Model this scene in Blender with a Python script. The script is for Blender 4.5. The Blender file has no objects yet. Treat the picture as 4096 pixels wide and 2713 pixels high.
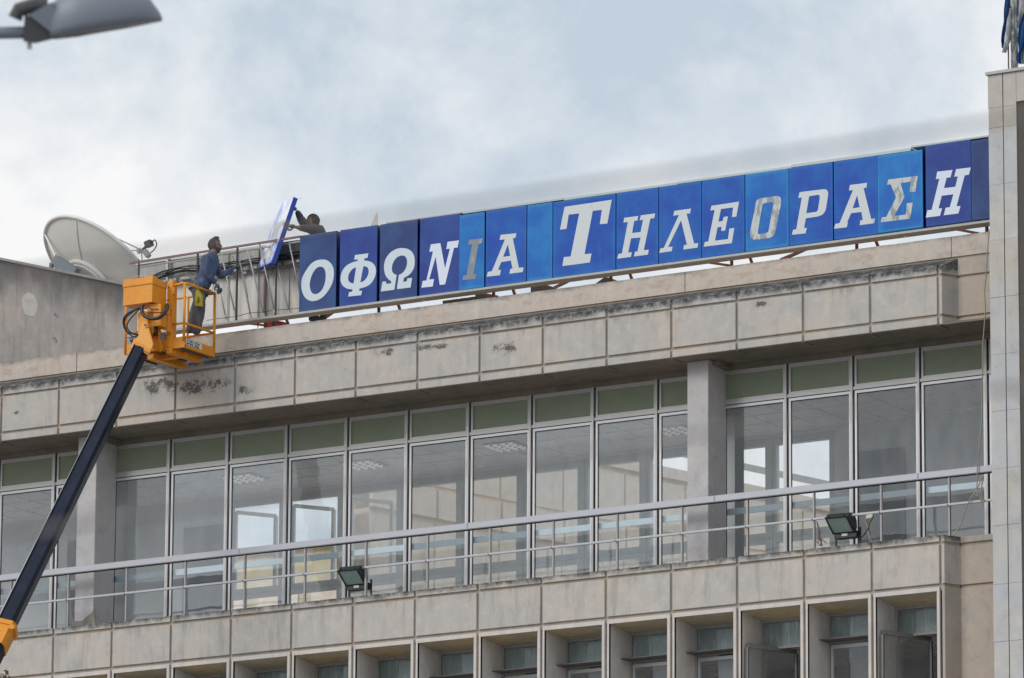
import bpy, bmesh, math, random
from mathutils import Vector, Matrix, noise
from mathutils.geometry import tessellate_polygon
random.seed(7)
R = math.radians
scene = bpy.context.scene
COL = scene.collection

# ------------------------------------------------------------------ camera
cam_d = bpy.data.cameras.new('camera')
cam = bpy.data.objects.new('camera', cam_d)
COL.objects.link(cam)
scene.camera = cam
CAM = Vector((60.92757, -83.295, 1.6862))

_y, _p, _r = R(-31.34556609), R(12.81460196), R(0.38397699)
_fw = Vector((math.sin(_y)*math.cos(_p), math.cos(_y)*math.cos(_p), math.sin(_p)))
_rt = Vector((math.cos(_y), -math.sin(_y), 0)); _up = _rt.cross(_fw)
_r2 = _rt*math.cos(_r) + _up*math.sin(_r); _u2 = _up*math.cos(_r) - _rt*math.sin(_r)
m = Matrix((_r2, _u2, -_fw)).transposed().to_4x4(); m.translation = CAM
cam.matrix_world = m
cam_d.sensor_width = 36.0; cam_d.lens = 24600/4096*36.0
cam_d.clip_start = 0.5; cam_d.clip_end = 4000
cam_d.dof.use_dof = True; cam_d.dof.focus_distance = 103.0; cam_d.dof.aperture_fstop = 8.5

# ------------------------------------------------------------------ world
scene.view_settings.view_transform = 'Standard'; scene.view_settings.look = 'None'
scene.view_settings.gamma = 1; scene.view_settings.exposure = 0.0
scene.view_settings.use_curve_mapping = False
scene.render.engine = 'CYCLES'
SUN_DIR = Vector((-0.42, -0.74, 0.58)).normalized()
world = bpy.data.worlds.new('World'); scene.world = world; world.use_nodes = True
nt = world.node_tree; N = nt.nodes; Lk = nt.links; N.clear()
def wn(t, **k):
    n = N.new(t)
    for a, b in k.items(): setattr(n, a, b)
    return n
sky = wn('ShaderNodeTexSky', sky_type='NISHITA', sun_disc=False)
sky.sun_elevation = math.asin(SUN_DIR.z); sky.sun_rotation = math.atan2(SUN_DIR.x, SUN_DIR.y)
tc = wn('ShaderNodeTexCoord')
mp = wn('ShaderNodeMapping'); mp.inputs['Scale'].default_value = (1, 1, 1.15); mp.inputs['Rotation'].default_value=(0.2,0.1,0.5)
Lk.new(tc.outputs['Generated'], mp.inputs[0])
n1 = wn('ShaderNodeTexNoise'); n1.inputs['Scale'].default_value = 19; n1.inputs['Detail'].default_value = 7; n1.inputs['Roughness'].default_value = .62; n1.inputs['Distortion'].default_value = .12
Lk.new(mp.outputs[0], n1.inputs['Vector'])
# broad banks: low haze bright cloud near the roofline, blue gap higher up
def blob(d, r0, r1):
    dn = wn('ShaderNodeVectorMath', operation='DISTANCE'); nm = wn('ShaderNodeVectorMath', operation='NORMALIZE')
    Lk.new(tc.outputs['Generated'], nm.inputs[0]); Lk.new(nm.outputs[0], dn.inputs[0]); dn.inputs[1].default_value = d
    mr = wn('ShaderNodeMapRange', interpolation_type='SMOOTHSTEP'); Lk.new(dn.outputs['Value'], mr.inputs[0])
    mr.inputs[1].default_value = r0; mr.inputs[2].default_value = r1; mr.inputs[3].default_value = 1; mr.inputs[4].default_value = 0
    return mr.outputs[0]
def madd(a, b, k):
    x = wn('ShaderNodeMath', operation='MULTIPLY_ADD'); Lk.new(b, x.inputs[0]); x.inputs[1].default_value = k
    if isinstance(a, float): x.inputs[2].default_value = a
    else: Lk.new(a, x.inputs[2])
    return x.outputs[0]
f = n1.outputs['Fac']
f = madd(f, blob(((_fw + _r2*-.065 + _u2*.004).normalized()), 0.0, .058), .27)
f = madd(f, blob(((_fw + _r2*.03 + _u2*.055).normalized()), 0.0, .062), -.05)
f = madd(f, blob(((_fw + _r2*-.065 + _u2*.050).normalized()), 0.0, .050), -.05)
f = madd(f, blob(((_fw + _r2*.085 + _u2*.040).normalized()), 0.0, .05), .03)
f = madd(f, blob(((_fw + _r2*.03 + _u2*.01).normalized()), 0.0, .05), .04)
ramp = wn('ShaderNodeValToRGB'); Lk.new(f, ramp.inputs[0])
ramp.color_ramp.elements[0].position = .36; ramp.color_ramp.elements[0].color = (0, 0, 0, 1)
ramp.color_ramp.elements[1].position = .70; ramp.color_ramp.elements[1].color = (1, 1, 1, 1)
skm = wn('ShaderNodeMix', data_type='RGBA', blend_type='MULTIPLY'); skm.inputs[0].default_value = 1
Lk.new(sky.outputs[0], skm.inputs[6]); skm.inputs[7].default_value = (.060, .060, .060, 1)
blue = wn('ShaderNodeMix', data_type='RGBA'); blue.inputs[0].default_value = .78
Lk.new(skm.outputs[2], blue.inputs[6]); blue.inputs[7].default_value = (.66, .765, .865, 1)
cl = wn('ShaderNodeMix', data_type='RGBA'); Lk.new(ramp.outputs[0], cl.inputs[0]); Lk.new(blue.outputs[2], cl.inputs[6])
cl.inputs[7].default_value = (.95, .95, .955, 1)
bg = wn('ShaderNodeBackground'); Lk.new(cl.outputs[2], bg.inputs[0]); bg.inputs[1].default_value = 1.0
out = wn('ShaderNodeOutputWorld'); Lk.new(bg.outputs[0], out.inputs[0])

sd = bpy.data.lights.new('sun', 'SUN'); sd.energy = 1.4; sd.angle = R(24); sd.color = (1, .96, .90)
so = bpy.data.objects.new('sun', sd); COL.objects.link(so)
so.rotation_euler = (-SUN_DIR).to_track_quat('-Z', 'Y').to_euler(); so.location = (0, -30, 60)

# ------------------------------------------------------------------ materials
class Mat:
    def __init__(s, name, rough=.7, metal=0.0, spec=.5):
        s.m = bpy.data.materials.new(name); s.m.use_nodes = True
        s.t = s.m.node_tree; s.b = s.t.nodes['Principled BSDF']
        s.b.inputs['Roughness'].default_value = rough; s.b.inputs['Metallic'].default_value = metal
        s.b.inputs['Specular IOR Level'].default_value = spec
        g = s.t.nodes.new('ShaderNodeNewGeometry'); s.P = g.outputs['Position']; s.geo = g
    def n(s, t, **k):
        x = s.t.nodes.new(t)
        for a, b in k.items(): setattr(x, a, b)
        return x
    def l(s, a, b): s.t.links.new(a, b)
    def noise(s, scale, det=4, rough=.55, stretch=None, off=0.0, vec=None):
        v = vec or s.P
        mpn = s.n('ShaderNodeMapping'); s.l(v, mpn.inputs[0])
        mpn.inputs['Location'].default_value = (off, off*1.3, off*.7)
        if stretch: mpn.inputs['Scale'].default_value = stretch
        x = s.n('ShaderNodeTexNoise'); s.l(mpn.outputs[0], x.inputs['Vector'])
        x.inputs['Scale'].default_value = scale; x.inputs['Detail'].default_value = det; x.inputs['Roughness'].default_value = rough
        return x.outputs['Fac']
    def rng(s, v, a, b, c=0.0, d=1.0):
        x = s.n('ShaderNodeMapRange', interpolation_type='SMOOTHSTEP'); s.l(v, x.inputs[0])
        for i, q in enumerate((a, b, c, d)): x.inputs[i+1].default_value = q
        return x.outputs[0]
    def mul(s, a, b, op='MULTIPLY'):
        x = s.n('ShaderNodeMath', operation=op)
        for i, q in enumerate((a, b)):
            if isinstance(q, (int, float)): x.inputs[i].default_value = q
            else: s.l(q, x.inputs[i])
        return x.outputs[0]
    def mix(s, f, a, b):
        x = s.n('ShaderNodeMix', data_type='RGBA')
        if isinstance(f, (int, float)): x.inputs[0].default_value = f
        else: s.l(f, x.inputs[0])
        for i, q in ((6, a), (7, b)):
            if isinstance(q, tuple): x.inputs[i].default_value = (q[0], q[1], q[2], 1)
            else: s.l(q, x.inputs[i])
        return x.outputs[2]
    def col(s, c):
        if isinstance(c, tuple): s.b.inputs['Base Color'].default_value = (c[0], c[1], c[2], 1)
        else: s.l(c, s.b.inputs['Base Color'])
        return s
    def bump(s, v, dist=.004, strength=.5):
        x = s.n('ShaderNodeBump'); s.l(v, x.inputs['Height']); x.inputs['Distance'].default_value = dist; x.inputs['Strength'].default_value = strength
        s.l(x.outputs[0], s.b.inputs['Normal']); return s
    def sep(s, v=None):
        x = s.n('ShaderNodeSeparateXYZ'); s.l(v or s.P, x.inputs[0]); return x.outputs
def simple(name, c, rough=.6, metal=0.0, var=.12, scale=6, spec=.5, bumpd=0):
    m = Mat(name, rough, metal, spec)
    f = m.noise(scale, 4)
    m.col(m.mix(f, tuple(x*(1-var) for x in c), tuple(min(1, x*(1+var)) for x in c)))
    if bumpd: m.bump(m.noise(60, 3), bumpd)
    return m.m
# weathered precast concrete; mould = dark growth speckles in patches of their own
MOULD = [(3.198, 0.000, 23.822)+(.62,.28), (3.899, 0.000, 23.768)+(.75,.24), (4.415, 0.000, 23.734)+(.5,.2), (0.299, 0.000, 23.690)+(.12,.07), (10.108, 0.000, 23.740)+(.42,.16), (8.620, 0.000, 23.907)+(.55,.10), (6.966, 0.000, 23.710)+(.10,.05), (7.746, 0.000, 23.920)+(.25,.12), (14.846, 0.000, 23.923)+(.30,.10), (5.007, 0.000, 23.583)+(.3,.12)]
def concrete(name, warm, grey, dark, top_mould=0.0, patches=False, streak=.35, warmth=(.42,.62), stain=None, rusty=0, drip=None):
    m = Mat(name, .9, 0, .25)
    big = m.noise(1.1, 5, .6); mid = m.noise(4.3, 5, .62, off=5); fine = m.noise(55, 3, .6); grit = m.noise(160, 2, .5)
    st = m.noise(7, 4, .6, stretch=(1, 1, .13), off=3)
    c = m.mix(m.rng(big, *warmth), grey, warm)
    c = m.mix(m.mul(m.rng(mid, .50, .68), .55), c, tuple(x*1.16 for x in warm))
    c = m.mix(m.mul(m.rng(mid, .47, .28), .50), c, tuple(x*.74 for x in grey))
    c = m.mix(m.mul(m.rng(st, .52, .70), streak), c, tuple(x*.66 for x in grey))
    c = m.mix(m.mul(m.rng(st, .45, .28), streak*.7), c, tuple(min(1, x*1.22) for x in grey))
    c = m.mix(m.mul(m.rng(fine, .48, .68), .30), c, tuple(x*.62 for x in grey))
    c = m.mix(m.mul(m.rng(grit, .55, .72), .25), c, tuple(min(1, x*1.3) for x in grey))
    if drip:
        dn = m.noise(11, 4, .6, stretch=(1, 1, .05), off=15); c = m.mix(m.mul(m.rng(m.mul(m.sep()[2], m.mul(dn, drip[1]), 'ADD'), drip[0]+drip[1]*.42, drip[0]+drip[1]*.72), .5), c, tuple(x*.45 for x in grey))
    if rusty: c = m.mix(m.mul(m.rng(m.noise(2.6, 6, .68, stretch=(1, 1, 2.2), off=12), .54, .62), rusty), c, (.44,.30,.22))
    if stain: c = m.mix(m.mul(m.rng(m.mul(m.sep()[2], m.mul(m.noise(2.2, 5, .6, stretch=(1, 1, .35), off=6), 1.3), 'ADD'), *stain), .72), c, dark)
    if top_mould:
        z = m.sep()[2]
        edge = m.rng(m.mul(z, m.mul(m.noise(3.5, 6, .68, off=9), .26), 'ADD'), top_mould-.02, top_mould+.10)
        sp = m.rng(m.noise(8, 8, .8, stretch=(1, 1, .9), off=2), .29, .58)
        c = m.mix(m.mul(edge, .35), c, tuple(x*.45 for x in grey)); c = m.mix(m.mul(m.mul(edge, sp), .92), c, dark)
    if patches:
        s = m.sep(); tot = None
        speckn = m.noise(48, 6, .8, off=1); reg = m.noise(5, 4, .65, off=8)
        for (x, y, z, rx, rz) in MOULD:
            dx = m.mul(m.mul(s[0], x, 'SUBTRACT'), 1/rx); dz = m.mul(m.mul(s[2], z, 'SUBTRACT'), 1/rz)
            d = m.mul(m.mul(dx, dx), m.mul(dz, dz), 'ADD')
            v = m.rng(m.mul(d, m.mul(reg, 2.4), 'ADD'), 2.1, .9)
            tot = v if tot is None else m.mul(tot, v, 'MAXIMUM')
        c = m.mix(m.mul(m.rng(m.mul(m.mul(tot, .50), speckn, 'ADD'), .80, .93), .92), c, dark); c = m.mix(m.mul(tot, .25), c, tuple(x*.6 for x in grey))
    m.col(c); m.bump(m.mul(m.mul(fine, .6), m.mul(grit, .5), 'ADD'), .006, .7)
    return m.m
GREY = (.335, .325, .31); WARM = (.43, .365, .30); DARK = (.035, .036, .038)
M = {}
M['fascia'] = concrete('weathered precast concrete', (.545,.485,.435), (.485, .465, .445), DARK, 0, True, .30, drip=(24.0, .7))
M['cap'] = concrete('mouldy precast concrete', (.50,.47,.44), (.47,.46,.455), DARK, 24.19, False, .45)
M['coping'] = concrete('black stained sloping mortar', (.30,.285,.27), (.25,.245,.24), DARK, 24.20, False, .3)
M['ledge'] = concrete('precast concrete', (.52,.48,.435), (.48,.46,.44), DARK, 19.925, False, .40)
M['ledgepanel'] = concrete('spandrel concrete', (.545,.495,.445), (.50,.475,.45), DARK, 0, False, .5, drip=(19.735, .9))
M['parapet'] = concrete('patched cream render', (.58,.50,.435), (.55,.505,.455), (.2,.19,.18), 24.76, False, .25, (.40,.5), rusty=.4)
M['groove'] = concrete('recessed joint render', (.42,.34,.27), (.37,.33,.285), DARK, 0, False, .3)
M['recess'] = concrete('tan render', (.48,.405,.345), (.45,.40,.35), DARK, 0, False, .3)
M['soffit'] = concrete('dark soffit concrete', (.24,.205,.16), (.19,.17,.14), DARK, 0, False, .1)  # darker and browner than the facade concrete
M['reveal'] = concrete('ochre stained reveal', (.66,.52,.32), (.54,.47,.35), DARK, 0, False, .3)
M['jamb'] = concrete('pale render jamb', (.66,.60,.55), (.62,.59,.57), DARK, 0, False, .3)
M['column'] = concrete('grey painted column', (.53,.50,.49), (.495,.48,.49), (.10,.09,.08), 0, False, .15, stain=(23.55, 24.7))
M['penthouse'] = concrete('bare grey render wall', (.68,.58,.51), (.58,.52,.475), (.09,.085,.08), 0, False, .55, stain=(26.75, 27.6))
M['marble'] = concrete('pale stone cladding', (.52,.48,.43), (.52,.515,.515), DARK, 0, False, .2, (.44,.56))
M['marble_cool'] = concrete('cool stone cladding', (.54,.52,.485), (.51,.515,.53), DARK, 0, False, .2, (.40,.60))
M['joint'] = simple('dark joint', (.10,.09,.08), .95)
M['wing'] = concrete('cream courtyard wall', (.93,.79,.65), (.90,.79,.68), DARK, 0, False, .2)
M['wing_yellow'] = concrete('yellow courtyard render', (.72,.64,.44), (.68,.62,.48), DARK, 0, False, .2)
M['inframe_pale'] = simple('pale casement', (.68,.69,.69), .5)
M['alu'] = simple('dull anodised aluminium', (.47,.455,.45), .42, .35, .08, 9)
M['alu_bright'] = simple('pale aluminium sash', (.60,.60,.625), .38, .3, .06, 9)
M['rail'] = simple('painted steel rail', (.47,.48,.52), .45, .1, .06, 5)
M['post'] = simple('weathered steel post', (.36,.34,.34), .5, .3, .12, 12)
M['paint_green'] = simple('olive green infill panel', (.24,.27,.195), .75, 0, .12, 3)
M['bluebar'] = simple('pale blue safety bar', (.60,.72,.78), .5, 0, .08, 6)
M['gasket'] = simple('black gasket', (.02,.02,.02), .8)
M['ceiling'] = simple('ceiling tile', (.80,.78,.77), .9, 0, .05, 2)
M['tilejoint'] = simple('ceiling tile rail', (.90,.89,.88), .8)
M['inwall'] = simple('interior wall paint', (.68,.69,.70), .9, 0, .05, 1)
M['indoor'] = simple('grey interior door', (.27,.28,.30), .7)
M['inframe'] = simple('grey inner window frame', (.55,.56,.55), .6)
M['louver'] = simple('louvre with added glow', (.93,.93,.90), .4, var=.03)
M['louver'].node_tree.nodes['Principled BSDF'].inputs['Emission Color'].default_value = (1, .97, .9, 1); M['louver'].node_tree.nodes['Principled BSDF'].inputs['Emission Strength'].default_value = .16  # weak emission stands in for outside light reflected by the unlit louvres
M['ltray'] = simple('luminaire tray', (.30,.31,.33), .4)
M['black'] = simple('black painted metal', (.018,.021,.024), .45)
M['rust'] = simple('rust red painted steel', (.40,.11,.05), .7, .1, .35, 18)
M['rustrail'] = simple('faded oxide rail', (.24,.16,.155), .75, .1, .3, 22)
M['darksteel'] = simple('dark steel', (.035,.035,.04), .55, .3)
M['galv'] = simple('galvanised sheet', (.52,.51,.49), .5, .25, .18, 14)
M['cable'] = simple('black cable', (.02,.02,.022), .6)
M['wirecable'] = simple('overhead wire rubber', (.05,.045,.045), .7)
M['tube'] = simple('grey lamp tube', (.40,.41,.43), .35, .1, .1, 8)
M['ballast'] = simple('grimy lamp holder', (.33,.335,.33), .5, .3, .35, 20)
M['rope'] = simple('beige rope', (.36,.32,.25), .9)
M['cream'] = simple('cream plastic', (.62,.58,.45), .6)
M['skin'] = simple('skin', (.27,.145,.10), .6)
M['hair'] = simple('dark hair', (.017,.012,.011), .7, 0, .4, 80, bumpd=.006)
M['glove'] = simple('grey green work glove', (.085,.115,.13), .85, 0, .25, 40)
M['glovegrey'] = simple('grey work glove', (.13,.13,.135), .85, 0, .25, 40)
M['sweater2'] = simple('dark grey sweatshirt', (.075,.07,.078), .95, 0, .2, 20)
M['boot'] = simple('dusty grey shoe', (.09,.085,.085), .8, 0, .3, 20)
M['yellowcloth'] = simple('yellow pocket patch', (.40,.36,.03), .9)
M['white'] = simple('white sticker', (.72,.73,.74), .6, 0, .05)
M['ink'] = simple('dark print', (.03,.035,.05), .6)
M['bluecrate'] = simple('blue plastic crate', (.015,.035,.22), .5)
M['redplastic'] = simple('red plastic', (.45,.03,.02), .5)
M['rubble'] = concrete('broken block', (.36,.31,.26), (.28,.26,.235), DARK, 0, False, .1)
M['brokenr'] = concrete('broken render', (.34,.30,.26), (.25,.23,.21), DARK, 0, False, .1)
M['dish'] = simple('off white dish paint', (.70,.68,.63), .55, 0, .07, 3)
M['dishrim'] = simple('dish rim', (.74,.73,.72), .5)
M['lampgrey'] = simple('lamp housing grey', (.20,.225,.27), .5, .1)
M['lampdark'] = simple('dark lamp plastic', (.07,.07,.075), .5)
M['bounce_ground'] = simple('ground paled for bounce light', (.27,.255,.235), .9, 0, .15, 3)  # unseen ground, made pale to throw light up onto soffits and jambs
M['roofing'] = simple('grey roof screed', (.30,.29,.28), .9)
M['halyard'] = simple('halyard', (.14,.11,.10), .9)
M['leaf'] = simple('dry brown leaf', (.13,.085,.05), .8, 0, .4, 20)
M['bark'] = simple('bark', (.10,.07,.05), .9)
def cloth(name, c, wr=9, amt=.012, hi=1.25):
    m = Mat(name, .95, 0, .15); f = m.noise(wr, 4, .55, stretch=(1, 1, .6)); g = m.noise(130, 2)
    cc = m.mix(m.rng(f, .35, .7), tuple(x*.80 for x in c), tuple(x*hi for x in c)); m.col(cc)
    m.bump(m.mul(f, m.mul(g, .06), 'ADD'), amt, 1.0); return m.m
M['sweater'] = cloth('blue grey sweatshirt', (.085,.115,.19), 11, .03)
M['trousers'] = cloth('grey work trousers', (.125,.125,.14), 9, .03)
# machine orange with scratches and rust bleed
def machine(name, c):
    m = Mat(name, .45, 0, .5)
    a = m.noise(3, 4); b = m.noise(28, 5, .7, stretch=(1, 1, .5), off=2); d = m.noise(70, 4, .6, off=4)
    cc = m.mix(a, tuple(x*.84 for x in c), tuple(x*1.1 for x in c))
    cc = m.mix(m.mul(m.rng(b, .56, .72), .6), cc, (.28, .10, .025))
    cc = m.mix(m.mul(m.rng(d, .66, .74), .5), cc, (.045, .03, .02)); m.col(cc)
    m.bump(b, .002, .4); return m.m
M['orange'] = machine('orange machine paint', (.80, .31, .018))
M['orange_pale'] = machine('faded orange paint', (.86, .40, .07))
def navy():
    m = Mat('navy boom paint', .38, 0, .3); b = m.noise(6, 5, .6, stretch=(1, 1, .4)); d = m.noise(50, 4, .6)
    c = m.mix(m.rng(b, .4, .7), (.005, .010, .028), (.010, .018, .042)); c = m.mix(m.mul(m.rng(d, .66, .72), .5), c, (.15, .16, .17))
    m.col(c); return m.m
M['navy'] = navy()
M['boomedge'] = simple('painted light on boom edge', (.60,.57,.56), .4, .2, .15, 9)  # pale colour imitates the lit left side of the navy boom
M['lip'] = simple('grimy tray lip', (.45,.45,.43), .7, 0, .3, 25)
M['traytan'] = simple('tan tray underside', (.68,.54,.42), .8, 0, .1, 3)
M['cover'] = simple('pale green grey cover strip', (.50,.55,.53), .5, 0, .12, 5)
def blue(name, c, edge, fade=.3):
    m = Mat(name, .16, 0, .42)
    uv = m.n('ShaderNodeTexCoord'); s = m.sep(uv.outputs['UV'])
    # paler rim: distance to the border of the panel
    ex = m.mul(m.mul(s[0], m.mul(1.0, s[0], 'SUBTRACT')), 4.0); ez = m.mul(m.mul(s[1], m.mul(1.0, s[1], 'SUBTRACT')), 4.0)
    rim = m.rng(m.mul(ex, ez, 'MINIMUM'), .0, .22, 1, 0)
    f = m.noise(2.2, 4, .6, off=3); st = m.noise(10, 4, .55, stretch=(1, 1, .1))
    base = m.mix(m.rng(f, .35, .7), c, tuple(a*.6+b*.4 for a, b in zip(c, edge)))
    base = m.mix(m.mul(rim, fade), base, edge)
    base = m.mix(m.mul(m.rng(st, .55, .75), fade*.7), base, edge)
    m.col(base); return m.m
M['blue_new'] = blue('deep blue acrylic', (.022, .048, .27), (.035, .12, .38), .22)
M['blue_slate'] = blue('slate blue acrylic', (.026, .05, .19), (.05, .14, .30), .25)
M['blue_old'] = blue('faded blue acrylic', (.012, .075, .42), (.02, .20, .56), .45)
M['blue_pale'] = blue('bleached blue acrylic', (.012, .125, .50), (.03, .32, .64), .55)
M['blue_side'] = simple('acrylic side', (.008, .018, .12), .3)
M['blue_bright'] = simple('bright blue acrylic side', (.006, .06, .42), .25)
def lettermat(name, c, dirt, dcol=(.22,.23,.24), amt=.8, lo=.56, stretch=(1,1,.35)):
    m = Mat(name, .3, 0, .4); f = m.noise(9, 6, .72, stretch=stretch, off=4); g = m.noise(40, 3)
    cc = m.mix(m.mul(m.rng(f, lo, lo+.07), amt*dirt), c, dcol)
    cc = m.mix(m.mul(m.rng(g, .6, .75), .2*dirt), cc, dcol); m.col(cc); return m.m
M['let_new'] = lettermat('fresh white lettering', (.70,.76,.88), 0)
M['let_pale'] = lettermat('pale lettering', (.62,.70,.77), .15)
M['let_old'] = lettermat('weathered lettering', (.62,.66,.68), .8, amt=.6, lo=.62)
M['let_bad'] = lettermat('peeled grey lettering', (.23,.26,.29), .8, (.42,.44,.44), .8, .56)
M['let_half'] = lettermat('half peeled lettering', (.55,.58,.58), 1, (.24,.27,.29), .85, .50)
def glass(name, refl=1.0, tint=(.90, .93, .93), haze=.10):
    mm = bpy.data.materials.new(name); mm.use_nodes = True; t = mm.node_tree; t.nodes.clear()
    o = t.nodes.new('ShaderNodeOutputMaterial'); mx = t.nodes.new('ShaderNodeMixShader')
    tr = t.nodes.new('ShaderNodeBsdfTransparent'); tr.inputs[0].default_value = (*tint, 1)
    gl = t.nodes.new('ShaderNodeBsdfGlossy'); gl.inputs['Roughness'].default_value = .01; gl.inputs['Color'].default_value = (.95, .97, 1, 1)
    fr = t.nodes.new('ShaderNodeFresnel'); fr.inputs[0].default_value = 1.52
    ml = t.nodes.new('ShaderNodeMath'); ml.operation = 'MULTIPLY'; ml.inputs[1].default_value = refl
    t.links.new(fr.outputs[0], ml.inputs[0]); t.links.new(ml.outputs[0], mx.inputs[0])
    t.links.new(tr.outputs[0], mx.inputs[1]); t.links.new(gl.outputs[0], mx.inputs[2]); t.links.new(mx.outputs[0], o.inputs[0])
    nz = t.nodes.new('ShaderNodeTexNoise'); nz.inputs['Scale'].default_value = 1.3
    g = t.nodes.new('ShaderNodeNewGeometry'); t.links.new(g.outputs['Position'], nz.inputs['Vector'])
    b = t.nodes.new('ShaderNodeBump'); b.inputs['Distance'].default_value = .012; b.inputs['Strength'].default_value = .8
    df = t.nodes.new('ShaderNodeBsdfDiffuse'); df.inputs[0].default_value = (.7, .7, .68, 1); m2_ = t.nodes.new('ShaderNodeMixShader')
    n2 = t.nodes.new('ShaderNodeTexNoise'); n2.inputs['Scale'].default_value = 3; n2.inputs['Detail'].default_value = 5; mpp = t.nodes.new('ShaderNodeMapping'); mpp.inputs['Scale'].default_value = (1.5, 1, .5)
    t.links.new(g.outputs['Position'], mpp.inputs[0]); t.links.new(mpp.outputs[0], n2.inputs['Vector']); mr = t.nodes.new('ShaderNodeMapRange'); t.links.new(n2.outputs[0], mr.inputs[0]); mr.inputs[1].default_value = .35; mr.inputs[2].default_value = .75; mr.inputs[3].default_value = .01; mr.inputs[4].default_value = haze
    t.links.new(mr.outputs[0], m2_.inputs[0]); t.links.new(mx.outputs[0], m2_.inputs[1]); t.links.new(df.outputs[0], m2_.inputs[2]); t.links.new(m2_.outputs[0], o.inputs[0])
    t.links.new(nz.outputs[0], b.inputs['Height']); t.links.new(b.outputs[0], gl.inputs['Normal'])
    return mm
M['glass'] = glass('window glass', 1.9, (.94,.96,.96))
M['glass_inner'] = glass('inner window glass', 1.0, (.97,.98,.98))
M['lens'] = simple('dusty green flood glass', (.30,.40,.37), .25, 0, .3, 14)
def curtain():
    m = Mat('green grey net curtain', .9); s = m.noise(16, 4, .6, stretch=(1, 1, .10)); g = m.noise(5, 3)
    c = m.mix(m.rng(g, .4, .7), (.30,.36,.35), (.40,.46,.46)); c = m.mix(m.mul(m.rng(s, .56, .70), .8), c, (.72,.76,.78)); m.col(c); return m.m
M['curtain'] = curtain()
def flagmat(name, c): return cloth(name, c, 12, .02)
M['flagblue'] = flagmat('flag blue', (.025, .085, .24)); M['flagwhite'] = flagmat('flag white', (.52, .51, .53))
def polemat():
    m = Mat('flaking pole paint', .6); f = m.noise(18, 5, .7, stretch=(1, 1, .22))
    m.col(m.mix(m.rng(f, .46, .54), (.52,.53,.50), (.15,.18,.20))); return m.m
M['pole'] = polemat()
def backsheet():
    m = Mat('weathered backing sheet', .45, .15); st = m.noise(9, 4, .6, stretch=(1, 1, .06)); z = m.sep()[2]; sp = m.noise(14, 5, .7)
    c = m.mix(m.rng(st, .35, .7), (.50,.48,.45), (.66,.63,.59))
    soot = m.rng(m.mul(z, m.mul(sp, .34), 'ADD'), 25.92, 26.2); c = m.mix(m.mul(soot, .55), c, (.17,.165,.16)); m.col(c); return m.m
M['backsheet'] = backsheet()

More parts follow.
